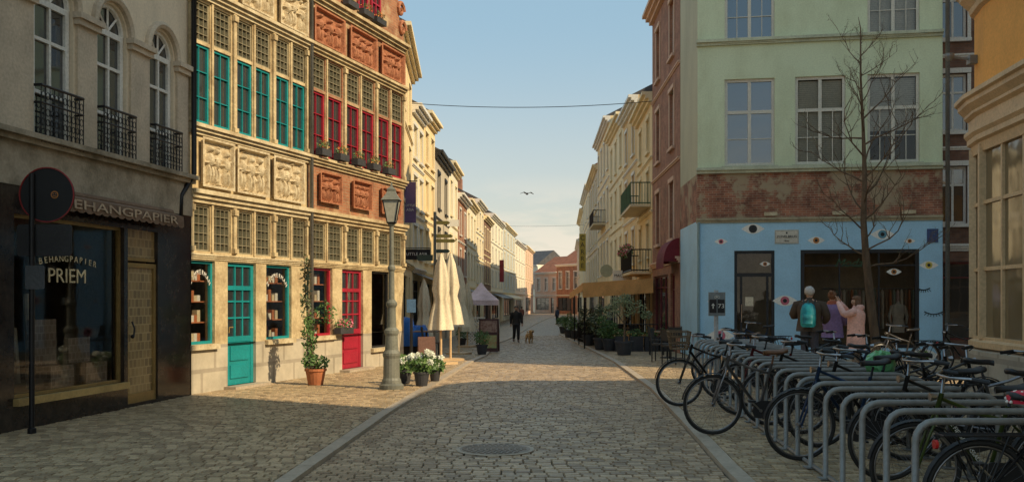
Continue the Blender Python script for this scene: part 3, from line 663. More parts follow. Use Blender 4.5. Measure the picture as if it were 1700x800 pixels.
it=B(); it.q([(dro[0]-.3,1.7,0),(w-.1,1.7,0),(w-.1,1.7,3.6),(dro[0]-.3,1.7,3.6)]); it.q([(dro[0]-.3,.3,.05),(w-.1,.3,.05),(w-.1,1.7,.05),(dro[0]-.3,1.7,.05)]); it.q([(dro[0]-.3,.3,3.5),(w-.1,.3,3.5),(w-.1,1.7,3.5),(dro[0]-.3,1.7,3.5)])
it.obj('interior',M('shop_interior',(.4,.28,.17),.9),e)
gc=[M('garment_'+n,c,.8) for n,c in (('rust',(.55,.18,.07)),('cream',(.8,.68,.5)),('sage',(.34,.38,.28)),('brown',(.25,.15,.09)),('pink',(.72,.43,.35)))]
B().tube([(a[0]+.6,.3,1.95),(a[1]-.1,.3,1.95)],.015,6).obj('clothes_rail',chrome,e)
for i in range(24):
    x=a[0]+.9+i*.1; B().loft([(x,.3,.85+R.uniform(0,.3),.04,.14),(x,.3,1.4,.035,.13),(x,.3,1.85,.035,.12),(x,.3,1.93,.01,.05)],8).obj('hanging_garment',gc[(i*7)%5],e)
for px in (1487,):
    u,z=W.at(px,520,-.5); m=B(); m.loft([(u,.2,.75,.17,.09),(u,.2,.95,.18,.1),(u,.2,1.1,.14,.09),(u,.2,1.35,.18,.1),(u,.2,1.5,.17,.08),(u,.2,1.54,.05,.05),(u,.2,1.6,.045,.045)],14,0); m.tube([(u-.16,.2,1.48),(u-.23,.19,1.2),(u-.2,.18,.98)],[.05,.04,.03],8,0);m.tube([(u+.16,.2,1.48),(u+.23,.19,1.2),(u+.2,.18,.98)],[.05,.04,.03],8,0); m.obj('mannequin',M('knit_beige',(.6,.5,.39),.9),e,smooth=True)
eb=flat('eye_white',(.88,.84,.75)); ek=flat('eye_black',(.02,.02,.02)); 
def eye(px,py,wpx,iris,yy=-.004):
    u,z=W.at(px,py); r=wpx/FL*26.5/2; b=B(); n=14
    top_=[(u-r+2*r*i/n, z+.44*r*math.sin(math.pi*i/n)) for i in range(n+1)]; bot=[(u+r-2*r*i/n, z-.44*r*math.sin(math.pi*i/n)) for i in range(1,n)]
    b.q([(x,yy,zz) for x,zz in top_+bot],0)
    for rr,dy,m in ((.36*r,.004,1),(.17*r,.008,2)): b.q([(u+rr*math.cos(t*math.pi/10),yy-dy,z+rr*math.sin(t*math.pi/10)) for t in range(20)],m)
    b.obj('painted_eye',[eb,iris,ek],e)
ic={n:flat('iris_'+n,c) for n,c in (('k',(.03,.03,.03)),('p',(.6,.15,.2)),('y',(.65,.5,.08)),('g',(.3,.5,.1)),('b',(.12,.3,.38)),('o',(.5,.2,.05)))}
for a_ in ((1250,380,38,'k'),(1197,401,22,'p'),(1355,399,28,'o'),(1465,389,38,'b'),(1303,499,40,'p'),(1196,557,46,'p'),(1542,440,30,'y'),(1533,590,50,'g'),(1484,451,24,'o'),(1270,438,18,'o'),(1180,500,12,'p'),(1510,400,18,'o')):
    u=W.u(a_[0]); eye(a_[0],a_[1],a_[2],ic[a_[3]],yy=(-.004 if not(dro[0]<u<dro[1] or sho[0]<u<sho[1]) or a_[1]<412 else -.003))
def lashes(px,py,r,fl=1):
    u,z=W.at(px,py); b=B(); b.tube([(u-r+2*r*i/8,-.006,z-.3*r*math.sin(math.pi*i/8)) for i in range(9)],.014,4)
    for i in range(1,8): x=u-r+2*r*i/8; zz=z-.3*r*math.sin(math.pi*i/8); b.tube([(x,-.006,zz),(x+(i-4)*.02,-.006,zz-.07*fl)],.009,3)
    b.obj('painted_eyelash',ek,e)
lashes(1533,478,.17); lashes(1550,517,.24)
u,z=W.at(1306,393); pl=B().box(-.32,.32,-.02,-.001,-.19,.19).obj('street_name_plate',flat('plate_cream',(.62,.58,.48)),e,(u,0,z))
B().box(-.3,.3,-.023,-.0205,.165,.17).box(-.3,.3,-.023,-.0205,-.17,-.165).box(-.305,-.3,-.023,-.0205,-.17,.17).box(.3,.305,-.023,-.0205,-.17,.17).obj('border',ek,pl)
text('ZUIVELBRUG',.095,pl,(0,-.025,.0),ek); text('(Brug)',.05,pl,(0,-.025,-.11),ek); B().box(-.02,.02,-.025,-.0205,.08,.13).obj('emblem',ek,pl)
u,z=W.at(1548,391); B().box(u-.14,u+.14,-.03,-.001,z-.18,z+.18).obj('wall_plate',flat('plate_blue',(.05,.08,.2)),e)
p=W.p0+W.d*(W.w+.1)+W.n*.1
pipe('drainpipe',[(p.x,p.y,12),(p.x,p.y,.1)],.06,'grey drainpipe at the corner of green house',steel)
p=W.p0+W.d*(.03)+W.n*.06; pipe('drainpipe',[(p.x,p.y,3.8),(p.x,p.y,.1)],.04,'blue painted drainpipe at blue shop corner',blue)
house(P1[0]+.25,27.2,16.5,26.3,11.5,4,darkbr,white,'dark brick house in the alley beside green house',nf=4,shopm=M('door_red_brown',(.2,.04,.03),.6))
# ================= orange curved shop
e=top('corner_shop','orange rendered corner shop with curved cream timber front','building',(0,0,0))
pl0=[(5.9,7.0),(6.44,12.1),(6.52,12.8),(6.6,13.5),(6.74,14.05),(7.1,14.5),(7.7,14.75),(14,14.8)]
def offs(pl,o):
    r=[]
    for i,p in enumerate(pl):
        a=Vector(pl[max(i-1,0)]);c=Vector(pl[min(i+1,len(pl)-1)]); d=(c-a).normalized(); n=Vector((-d.y,d.x)); r.append((p[0]+n.x*o,p[1]+n.y*o))
    return r
def band(b,o0,z0,o1,z1,m=0):
    a=offs(pl0,o0);c=offs(pl0,o1)
    for i in range(len(pl0)-1): b.q([(a[i][0],a[i][1],z0),(a[i+1][0],a[i+1][1],z0),(c[i+1][0],c[i+1][1],z1),(c[i][0],c[i][1],z1)],m)
def prof(b,pr,m=0):
    for (o0,z0),(o1,z1) in zip(pr,pr[1:]): band(b,o0,z0,o1,z1,m)
b=B(); prof(b,[(.1,0),(.1,.93),(0,.96)]); b.obj('plinth',sandbase,e)
b=B(); prof(b,[(-.02,.9),(-.02,4.0)]); b.obj('shop_glazing',M_glass('bay_glass',(.2,.145,.075),1.8,.06),e)
b=B(); prof(b,[(.04,.965),(.08,.98),(.08,1.06),(.03,1.09),(.03,1.13),(-.03,1.13)]); prof(b,[(-.03,3.72),(.03,3.72),(.05,3.85),(.1,3.88),(.1,3.95),(.14,4.0),(.14,4.05),(.08,4.08),(.08,4.22),(.14,4.26),(.14,4.3),(.22,4.38),(.22,4.44),(.27,4.46),(.27,4.52),(0,4.58)])
for zt_ in (2.98,2.05): prof(b,[(-.03,zt_),(.015,zt_),(.015,zt_+.05),(-.03,zt_+.05)])
b.obj('timber_front',wood,e)
for i in range(len(pl0)-1):
    a=Vector(pl0[i]);c=Vector(pl0[i+1]); ln=(c-a).length; k=max(1,round(ln/.7))
    if i==5: continue
    for j in range(k):
        p=a.lerp(c,j/k); d=(c-a).normalized(); n=Vector((-d.y,d.x)); big=(j==0 and i in(3,4,6)); r=.055 if big else .025
        q=[p-d*r-n*.04,p+d*r-n*.04,p+d*r+n*(.06 if big else .02),p-d*r+n*(.06 if big else .02)]; b=B()
        for s_ in range(4):
            t=(s_+1)%4; b.q([(q[s_].x,q[s_].y,1.1),(q[t].x,q[t].y,1.1),(q[t].x,q[t].y,3.82),(q[s_].x,q[s_].y,3.82)])
        b.obj('mullion',wood,e)
b=B(); prof(b,[(0,4.5),(0,6.4)]); b.obj('wall',orange,e)
b=B(); prof(b,[(0,5.75),(.06,5.78),(.08,5.85),(.2,5.98),(.2,6.05),(.34,6.14),(.34,6.25),(0,6.42)]); b.obj('cornice',wood,e)
b=B(); b.q([(x,y,6.4) for x,y in pl0]+[(14,7,6.4)]); b.obj('roof',slate,e)
B().box(-.02,.1,-.06,.06,-.06,.06).tube([(.05,0,0),(-.25,.05,.06)],.02,6).lathe([(.03,-.06),(.07,0),(.07,.04)],10,(-.27,.05,.06)).obj('wall_lamp',steel,e,(6.6,13.9,5.1))
# sun comes from behind right, across the side street
sunaz=math.radians(60); SEL=math.radians(35); ta=1/math.tan(sunaz)
TD=3.0; yc=E1.y-(6.3+TD-E1.x)*ta+.1
e=top('house','tall ochre townhouse standing beyond the corner shop','house',(6.3,yc,0),-math.pi/2)  # out of view; depth and edge set so its shadow ends at the wallpaper shop
b=B(); wallopen(b,0,yc+12,0,20,[(1.0+2.2*i,2.0+2.2*i,6.9+3*j,8.7+3*j) for i in range(6) for j in range(3)],.15); body(b,yc+12,0,20,TD); b.obj('wall',cr4,e)
for i in range(6):
    for j in range(3): window(e,1.0+2.2*i,2.0+2.2*i,6.9+3*j,8.7+3*j,2,(.68,),white,glass,y=.08,merged=True,fw=.07,bw=.06)
roof(e,yc+12,20,TD,slate,.4,over=.02)
house(16.8,25.6,16.6,15.2,20.5,5,cr5,white,'tall grey house at the end of the side street',nf=4,rise=1.0,dep=8)  # added out of view to block the sun from the green front
# ================= round traffic sign post
p=gp(53,719,.05); e=top('traffic_sign_post','black post carrying backs of round and rectangular signs','traffic sign',(p.x,p.y,.05))
z=p.y
B().tube([(0,0,0),(0,0,HZ(288,z)-.05)],.032,10).lathe([(.05,0),(.05,.06),(.032,.07)],12).obj('post',black,e)
dkp=M('dark_sign_back',(.03,.029,.03),.7,bump=.02)
zc=HZ(323,z); b=B()
b.tube([(-.0,0,0),(0,.02,0)],[.33,.33],32); s=b.obj('round_sign',M('sign_back_black',(.015,.015,.016),.7,bump=.02),e,(.163,.03,zc-.05)); B().tube([(.0,-.003,0),(.0,-.006,0)],[.045,.045],16).tube([(.0,-.006,0.0),(.0,-.008,.0)],[.034,.034],12,1).box(-.02,.02,-.01,-.008,-.02,-.012).box(-.02,-.008,-.01,-.008,.005,.015).box(.008,.02,-.01,-.008,.005,.015).obj('sticker',[M('orange_sticker',(.5,.19,.03),.5),blackp],s,(.096,0,0))
rg=B(); rg.tube([(.325*math.cos(2*math.pi*i/40),-.004,.325*math.sin(2*math.pi*i/40)) for i in range(40)],.009,5,closed=True); rg.obj('rim',M('dark_red_rim',(.3,.02,.02),.5),s)
zr0=HZ(425,z);zr1=HZ(372,z)
B().prism([(-.17,zr0),(.43,zr0),(.46,zr0+.03),(.46,zr1-.03),(.43,zr1),(-.17,zr1),(-.2,zr1-.03),(-.2,zr0+.03)],.034,.05).obj('rectangular_sign',dkp,e,(0,0,-.05))
zr0=HZ(480,z);zr1=HZ(441,z)
B().prism([(-.06,zr0),(.15,zr0),(.17,zr0+.02),(.17,zr1-.02),(.15,zr1),(-.06,zr1)],-.04,-.033).obj('small_sign',M('grey_sign',(.08,.085,.09),.6),e,(0,0,-.05))
# ================= lantern post
p=gp(650,645,.05); e=top('street_lamp','old fashioned lantern on ornate cast iron column','street lamp',(p.x,p.y,.05)); z=p.y
hz=lambda py: HZ(py,z)-.05
B().lathe([(.22,0),(.22,.07),(.18,.1),(.17,.16),(.15,.2),(.145,.55),(.16,.6),(.16,.64),(.12,.7),(.11,.95),(.13,1.0),(.13,1.05),(.085,1.1),(.075,1.45),(.1,1.5),(.1,1.54),(.055,1.6),(.05,2.1),(.07,2.14),(.07,2.18),(.045,2.22),(.04,hz(372)-.05),(.07,hz(372))],18).obj('column',iron,e,smooth=False)
h0=hz(370);h1=hz(333)
fr=B()
for k in range(4):
    a=math.pi/4+k*math.pi/2; a2=a+math.pi/2
    fr.tube([(.1*math.cos(a),.1*math.sin(a),h0),(.2*math.cos(a),.2*math.sin(a),h1)],.012,5)
    fr.tube([(.2*math.cos(a),.2*math.sin(a),h1),(.2*math.cos(a2),.2*math.sin(a2),h1)],.014,5); fr.tube([(.1*math.cos(a),.1*math.sin(a),h0),(.1*math.cos(a2),.1*math.sin(a2),h0)],.014,5)
lf=fr.obj('lantern',black,e)
g=B()
for k in range(4):
    a=math.pi/4+k*math.pi/2; a2=a+math.pi/2
    g.q([(.1*math.cos(a),.1*math.sin(a),h0),(.1*math.cos(a2),.1*math.sin(a2),h0),(.2*math.cos(a2),.2*math.sin(a2),h1),(.2*math.cos(a),.2*math.sin(a),h1)])
g.obj('glass',M('frosted_glass',(.45,.43,.36),.25,dark=.9,bump=0),lf)
c=B(); c.loft([(0,0,h1,.24,.24),(0,0,h1+.1,.14,.14),(0,0,h1+.16,.1,.1),(0,0,h1+.2,.11,.11),(0,0,h1+.25,.03,.03),(0,0,h1+.33,.01,.01)],4); c.v=[(x*math.cos(.785)-y*math.sin(.785),x*math.sin(.785)+y*math.cos(.785),zz) for x,y,zz in c.v]; c.obj('lantern_cap',iron,lf)
# ================= plants
def potkit(r,h,mat): return B().lathe([(r*.7,0),(r*.72,.02),(r*.95,h*.85),(r*1.05,h*.86),(r*1.05,h),(r*.9,h),(r*.88,h*.9)],16)
def potplant(px,py,r,h,pm,lab,parts,cat='potted plant',grp=None,name='potted_plant'):
    p=gp(px,py,.055); e=top(name,lab,cat,(p.x,p.y,p.z),0,grp); potkit(r,h,pm).obj('pot',pm,e)
    b=B(); ms=[]
    for c,rad,n,s,mt in parts:
        if mt not in ms: ms.append(mt)
        b.leaves(c,rad,n,s,ms.index(mt),shell=.15)
    b.obj('foliage',ms,e); return e
for i,(px,py,s) in enumerate(((672,636,.9),(700,640,1.0),(722,632,.8))):
    z=.45*s
    potplant(px,py,.15*s,.26,potb,'white hydrangea in dark pot on the pavement',[((0,0,z-.05),(.26*s,.2,.2*s),300,.05,leafg)]+[((R.uniform(-.2,.2)*s,R.uniform(-.12,.05),z+R.uniform(-.05,.18)*s),(.07,.07,.06),110,.022,flow) for _ in range(7)],grp='hydrangeas by the lamp post',name='hydrangea')
e=potplant(524,638,.2,.3,pot,'climbing plant in terracotta pot between the doors',[((0,0,.42),(.28,.15,.15),260,.04,leafg),((-.12,.05,.9),(.16,.12,.45),260,.04,leafg),((-.2,.1,1.5),(.12,.1,.45),160,.04,leafd),((.15,.05,1.35),(.25,.1,.25),170,.035,leafg),((-.22,.15,2.1),(.1,.08,.35),90,.04,leafd)],name='climbing_plant',cat='climbing plant')
B().tube([(0,0,.2),(-.1,.05,.8),(-.2,.1,1.5),(-.25,.14,2.4)],[.02,.016,.012,.006],6).tube([(-.12,.05,.9),(.1,.05,1.3),(.28,.06,1.4)],[.012,.01,.005],5).obj('stem',bark,e)
p=E2+D2*1.35+n2*.13; o=top('flower_box','window box of pink and white flowers on stone sill','flower box',(p.x,p.y,.9),math.atan2(D2.y,D2.x)); B().box(-.3,.3,-.08,.08,0,.14).obj('planter',potb,o); B().leaves((0,0,.2),(.34,.14,.14),160,.035,0).leaves((0,-.03,.22),(.32,.14,.12),80,.03,1).obj('flowers',[leafg,flowp],o)
# ================= left terrace
def parasol(px,py,h,lab,mat=canvas):
    p=gp(px,py,.05); e=top('closed_parasol',lab,'parasol',tuple(p),R.uniform(0,3),'closed terrace parasols')
    B().tube([(0,0,0),(0,0,h)],.03,8).box(-.3,.3,-.3,.3,0,.06).obj('pole',wood,e)
    b=B(); rings=[(h-.02,.03),(h-.3,.12),(h-.9,.19),(h-1.15,.14),(h-1.45,.21),(h-1.9,.29)]
    n=24
    for zz,r in rings:
        for j in range(n): a=2*math.pi*j/n; rr=r*(1+.3*math.cos(6*a+zz)*min(1,(h-zz)*2)); b.v.append((rr*math.cos(a),rr*math.sin(a),zz))
    for i in range(len(rings)-1):
        for j in range(n): j2=(j+1)%n; b.f.append((i*n+j,i*n+j2,(i+1)*n+j2,(i+1)*n+j)); b.m.append(0)
    b.obj('canopy',mat,e,smooth=True)
for px,py,h in ((732,604,2.75),(748,598,2.85),(762,588,2.75),(776,576,2.5),(704,584,2.4)): parasol(px,py,h,'closed cream canvas parasol standing on the terrace')
zt=48; x0,x1=XW(768,zt),XW(828,zt); g=G(zt)+.05; e=top('market_tent','small pale lilac pavilion tent on the terrace','tent',((x0+x1)/2,zt+.8,g))
w=(x1-x0)/2; lil=M('lilac_canvas',(.72,.63,.74),.8)
b=B(); he=2.0;hp=2.9
cs_=[(-w,-w),(w,-w),(w,w),(-w,w)]
for i in range(4): a=cs_[i];c=cs_[(i+1)%4]; b.q([(a[0],a[1],he),(c[0],c[1],he),(c[0]*.4,c[1]*.4,he+.45),(a[0]*.4,a[1]*.4,he+.45)]); b.q([(a[0]*.4,a[1]*.4,he+.45),(c[0]*.4,c[1]*.4,he+.45),(0,0,hp)]); b.q([(a[0],a[1],he),(c[0],c[1],he),(c[0],c[1],he-.25),(a[0],a[1],he-.25)])
b.obj('canopy',lil,e)
for a in cs_: B().tube([(a[0],a[1],0),(a[0],a[1],he)],.025,6).obj('leg',white,e)
p=gp(784,572,.05); e=top('lattice_screen','white lattice screen box at the terrace edge','screen',tuple(p))
b=B(); W_=.5;H_=1.15
for i in range(-12,13):
    for s in (1,-1):
        xc=i*.14; ts=[t/30 for t in range(31)]; ins=[(xc+s*(t-.5)*H_,t*H_) for t in ts if abs(xc+s*(t-.5)*H_)<=W_]
        if len(ins)>2: b.tube([(ins[0][0],.004*s,ins[0][1]),(ins[-1][0],.004*s,ins[-1][1])],.016,4)
b.box(-W_-.04,-W_,-.03,.03,0,H_).box(W_,W_+.04,-.03,.03,0,H_).box(-W_,W_,-.03,.03,0,.05).box(-W_,W_,-.03,.03,H_-.05,H_); b.obj('panel',white,e)
p=gp(812,583,.05); e=top('menu_board','dark pavement menu board with food picture','menu board',tuple(p),-.15)
for s in (-1,1):
    o=B().box(-.33,.33,-.02,.02,0,1.1).obj('board',M('dark_red_board',(.07,.025,.02),.5),e,(0,s*.17,0),(s*.14,0,0))
    if s<0: B().box(-.28,.28,-.026,-.021,.12,.55).obj('picture',M('food_picture',(.3,.35,.14),.5,scale=9,stain=(.4,.14,.06)),o); B().box(-.28,.28,-.026,-.021,.65,1.03).obj('header',M('menu_print',(.3,.2,.15),.5,scale=14,stain=(.12,.03,.02)),o)
p=gp(708,612,.05); e=top('menu_board','small wooden chalkboard behind the hydrangeas','menu board',tuple(p),.3)
for s in (-1,1): B().box(-.2,.2,-.015,.015,0,.75).obj('board',M('brown_board',(.14,.06,.04),.6),e,(0,s*.13,0),(s*.17,0,0))
seatm=M('rattan_black',(.04,.035,.03),.7)
ck=[('seat',B().box(-.22,.22,-.22,.22,.43,.47).mesh('seat',[seatm]),(0,0,0),(0,0,0),-1),
    ('backrest',B().tube([(-.2,.21,.47),(-.2,.27,.88),(.2,.27,.88),(.2,.21,.47)],.015,6).box(-.19,.19,.235,.255,.58,.86).mesh('backrest',[seatm]),(0,0,0),(0,0,0),-1)]
leg=B().tube([(0,0,0),(0,0,.43)],.015,6).mesh('leg',[black])
for x,y in ((-.2,-.2),(.2,-.2),(.2,.2),(-.2,.2)): ck.append(('leg',leg,(x,y,0),(0,0,0),-1))
tk=[('table_top',B().box(-.35,.35,-.35,.35,.72,.75).mesh('table_top',[M('table_wood',(.2,.12,.07),.5)]),(0,0,0),(0,0,0),-1),('pedestal',B().lathe([(.22,0),(.2,.03),(.03,.05),(.03,.72)],12).mesh('pedestal',[black]),(0,0,0),(0,0,0),-1)]
def chair(px,py,rz): p=gp(px,py,.05); inst(ck,top('terrace_chair','dark rattan terrace chair on the cobbled pavement','chair',tuple(p),rz,'terrace chairs'))
def table(px,py): p=gp(px,py,.05); inst(tk,top('terrace_table','small square terrace table on pedestal','table',tuple(p),0,'terrace tables'))
for px,py,rz in ((700,588,.4),(716,596,1.6),(1098,600,1.2),(1118,604,2.4),(1090,589,1.5),(1128,596,.3),(1010,570,0),(990,566,2),(975,560,1),(1030,573,3),(1060,580,.5)): chair(px,py,rz)
for px,py in ((708,592),(1108,594),(1000,568),(970,558),(1050,576)): table(px,py)
p=gp(686,590,.05); e=top('covered_furniture','terrace furniture under a crumpled blue tarpaulin','tarpaulin',tuple(p))
b=B(); n=20; rr=random.Random(3)
for j in range(n+1):
    for i in range(n+1):
        u=i/n*2-1;v=j/n*2-1; ed=max(abs(u),abs(v)); h=(1.1 if u<0 else .85)*(1-max(0,ed-.75)*3.0)+.05*math.sin(u*9+v*4)+rr.uniform(-.03,.03); b.v.append((u*.5*(1+.05*math.sin(v*9)),v*.45,max(.3,h)))
for j in range(n):
    for i in range(n): a=j*(n+1)+i; b.f.append((a,a+1,a+n+2,a+n+1)); b.m.append(0)
b.obj('tarpaulin',M('blue_tarp',(.02,.15,.5),.45),e,smooth=True); B().box(-.42,.42,-.35,.35,0,.35).obj('stack',seatm,e)
p=gp(683,606,.05); e=top('parking_pole','slim dark post with small blue sign box','signpost',tuple(p)); B().tube([(0,0,0),(0,0,HZ(500,p.y))],.035,8).obj('post',black,e); B().box(-.11,.11,-.05,-.036,HZ(522,p.y),HZ(500,p.y)).obj('sign',M('blue_sign',(.1,.2,.35),.5),e)
zf=27.5; xf=XW(722,zf); e=top('finger_post','tall post with stacked green and yellow direction arms','signpost',(xf,zf,G(zf)+.05)); B().tube([(0,0,0),(0,0,HZ(352,zf))],.045,10).obj('post',iron,e)
yel=M('yellow_sign',(.5,.37,.08),.5); gre=M('green_sign',(.05,.08,.06),.5)
for k,(py,s,m_) in enumerate(((370,1,yel),(392,1,yel),(400,1,yel),(417,1,gre),(426,-1,gre),(434,1,gre),(443,1,gre),(430,-1,gre))):
    zz=HZ(py,zf)-G(zf)-.05; l=.38+.08*(k%3); a,c=(0.05,l) if s>0 else (-l,-.05)
    if s>0: pts=[(a,zz-.05),(c,zz-.05),(c+.06,zz),(c,zz+.05),(a,zz+.05)]
    else: pts=[(a-.06,zz),(a,zz-.05),(c,zz-.05),(c,zz+.05),(a,zz+.05)]
    B().prism(pts,-.06-.004*k,-.04-.004*k).obj('sign_arm',m_,e)
zb_=33.5; x=XW(681,zb_)
e=top('hanging_banner','purple vertical restaurant banner with white lettering','banner',(x,zb_,HZ(370,zb_)))
hb=HZ(302,zb_)-HZ(370,zb_); B().box(-.2,.2,-.01,.01,0,hb).obj('cloth',M('purple_cloth',(.16,.1,.22),.8),e); B().tube([(-.35,0,hb+.03),(.25,0,hb+.03)],.02,6).obj('bracket',black,e)
text('LITTLE',.11,e,(0,-.02,.6),white); text('ASIA',.13,e,(0,-.02,.45),white)
e=top('shop_sign','black hanging signboard with white restaurant name','sign',(XW(692,30),30,HZ(431,30)))
B().box(-.42,.42,-.03,.03,0,.32).obj('board',black,e); text('LITTLE ASIA',.125,e,(0,-.04,.17),white); B().tube([(-.6,.0,.36),(.42,0,.36)],.015,5).obj('bracket',black,e)
e=top('shop_sign','small white projecting shop sign','sign',(XW(752,50),50,HZ(376,50))); B().box(-.3,.3,-.04,.04,0,.35).obj('board',white,e)
e=top('shop_sign','narrow red vertical projecting sign','sign',(XW(833,88),88,HZ(468,88))); B().box(-.2,.2,-.04,.04,0,2.0).obj('board',M('dull_red_board',(.3,.03,.04),.5),e)
e=top('shop_sign','yellow vertical projecting sign with dark letters','sign',(XW(967,88),88,HZ(450,88))); B().box(-.3,.3,-.05,.05,0,3.4).obj('board',M('yellow_board',(.5,.36,.06),.5),e)
for i,ch in enumerate('CARRE'): text(ch,.6,e,(0,-.06,3.0-.63*i),ek)
e=top('shop_sign','white projecting sign with dark lettering','sign',(XW(1033,42),42,HZ(466,42))); B().box(-.42,.42,-.04,.04,0,.45).obj('board',white,e); text('MACÉDO',.17,e,(0,-.05,.22),ek)
e=top('shop_sign','round projecting sign above the terrace','sign',(XW(1007,46),46,HZ(460,46))); B().tube([(0,-.03,.3),(0,.03,.3)],[.3,.3],20).obj('board',flat('sage_sign',(.35,.38,.28)),e)
# ================= right terrace
e=top('terrace_awning','wide tan canvas awning over restaurant terrace','awning',(0,0,0))
b=B(); A0=(5.3,36.2);A1=(5.75,52); K=10
def awf(u,v): 
    x=(A0[0]+(A1[0]-A0[0])*u)-v*2.65; y=A0[1]+(A1[1]-A0[1])*u; return (x,y,2.66-.18*v+.02*math.sin(u*40)*v+G(y))
for i in range(K*2):
    for j in range(3): b.q([awf(i/K/2,j/3),awf((i+1)/K/2,j/3),awf((i+1)/K/2,(j+1)/3),awf(i/K/2,(j+1)/3)])
    p,q=awf(i/K/2,1),awf((i+1)/K/2,1); b.q([p,q,(q[0],q[1],q[2]-.3),(p[0],p[1],p[2]-.3)])
for i in range(8): p,q=awf(0,i/8),awf(0,(i+1)/8); b.q([p,q,(q[0],q[1]-.03*(i%2),q[2]-.55),(p[0],p[1]-.03*((i+1)%2),p[2]-.55)])
b.obj('canopy',tan,e)
for u in (0.01,.33,.66,.99): p=awf(u,.97); B().tube([(p[0],p[1],G(p[1])),(p[0],p[1],p[2])],.03,6).obj('post',black,e)
for i,(px,py,hh,rd,lm) in enumerate(((944,560,1.2,.45,leafg),(955,562,1.0,.4,leafg),(977,573,1.5,.42,leafd),(997,580,1.45,.36,leafd),(935,553,1.1,.45,leafg),(1012,582,1.05,.3,leafg))):
    p=[((0,0,hh*.65),(rd,rd,hh*.36),380,.05,lm)]+[((R.uniform(-.3,.3),R.uniform(-.3,.3),hh*R.uniform(.6,1)),(.2,.2,.2),110,.045,lm) for _ in range(4)]
    potplant(px,py,.26,.42,potb,'bushy green shrub in dark planter beside terrace',p,grp='terrace planters',name='potted_shrub')
p=gp(1036,589,.055); e=top('olive_tree','small olive tree in a dark pot at terrace corner','potted tree',tuple(p)); potkit(.28,.42,potb).obj('pot',potb,e)
B().tube([(0,0,.3),(.02,0,.8),(0,.02,1.05)],[.035,.03,.025],7).tube([(0,0,.95),(-.25,0,1.3)],[.02,.01],5).tube([(0,0,.95),(.28,0,1.35)],[.02,.01],5).tube([(0,.02,1.0),(0,.05,1.5)],[.02,.01],5).obj('trunk',bark,e)
b=B(); leafo=M_leaf('leaf_olive_pale',(.12,.15,.07),(.3,.32,.15))
for c,rd in (((0,0,1.38),.36),((-.38,0,1.32),.28),((.38,.05,1.42),.3),((.05,0,1.66),.26),((.68,0,1.2),.18),((-.2,0,1.6),.24)): b.leaves(c,(rd,rd,rd*.8),170,.037,0,shell=0)
b.obj('crown',leafo,e)
def fence(pts,lab):
    p=pts[0]; e=top('terrace_fence',lab,'fence',(p[0],p[1],G(p[1])+.05))
    b=B(); 
    for a,c in zip(pts,pts[1:]):
        A=Vector((a[0]-p[0],a[1]-p[1],G(a[1])-G(p[1])));C_=Vector((c[0]-p[0],c[1]-p[1],G(c[1])-G(p[1]))); k=int((C_-A).length/.15)+1
        for zz in (.15,.9): b.tube([A+Vector((0,0,zz)),C_+Vector((0,0,zz))],.02,5)
        for i in range(k+1): q=A.lerp(C_,i/k); b.tube([q,q+Vector((0,0,.92))],.012,4)
    b.obj('railing',black,e)
fence([(3.5,33.5),(3.35,40),(3.2,47)],'low black railing along the terrace'); fence([(3.5,33.2),(5.0,33.0)],'low black railing closing the terrace end')
for i in range(4):
    x=3.7+i*.5; b=top('planter_box','dark rectangular planter box with low greenery','planter',(x,32.6,G(32.6)+.05),0,'terrace planter boxes'); B().box(-.22,.22,-.18,.18,0,.5).obj('box',potb,b); B().leaves((0,0,.6),(.25,.2,.18),160,.045).obj('foliage',leafg,b)
for px,py in ((767,574),(800,588)): potplant(px,py,.18,.3,potb,'small round shrub in pot at terrace edge',[((0,0,.5),(.26,.26,.25),300,.04,leafg)],grp='terrace planters',name='potted_shrub')
# 73 sign
p=gp(1189,640,.05); z=p.y; e=top('route_sign','pale post with dark route number sign and arrow','sign',tuple(p))
B().tube([(0,0,0),(0,0,HZ(486,z))],.04,10).obj('post',M('pale_grey_post',(.45,.47,.48),.5),e)
ps=B().box(-.155,.155,-.07,-.045,HZ(524,z)-.05,HZ(485,z)-.05).obj('panel',M('sign_grey',(.24,.26,.26),.5),e)
z0=HZ(519,z)-.05;z1=HZ(497,z)-.05
for x0,x1 in ((-.14,-.01),(.01,.14)): B().box(x0,x1,-.076,-.071,z0,z1).obj('plate',blackp,ps)
zc=(z0+z1)/2; text('73',.11,ps,(.075,-.08,zc),white,width=.11)
B().prism([(-.083,zc-.045),(-.065,zc-.045),(-.065,zc+.01),(-.04,zc+.01),(-.074,zc+.055),(-.108,zc+.01),(-.083,zc+.01)],-.082,-.078).obj('arrow',white,ps)
B().tube([(-.03+.02*math.cos(t*.6),-.075,z1+.045+.02*math.sin(t*.6)) for t in range(11)],.004,4).tube([(.03+.02*math.cos(t*.6),-.075,z1+.045+.02*math.sin(t*.6)) for t in range(11)],.004,4).tube([(-.03,-.075,z1+.045),(0,-.075,z1+.045),(.02,-.075,z1+.075),(-.02,-.075,z1+.075),(0,-.075,z1+.045)],.003,4).obj('bicycle_symbol',white,ps)
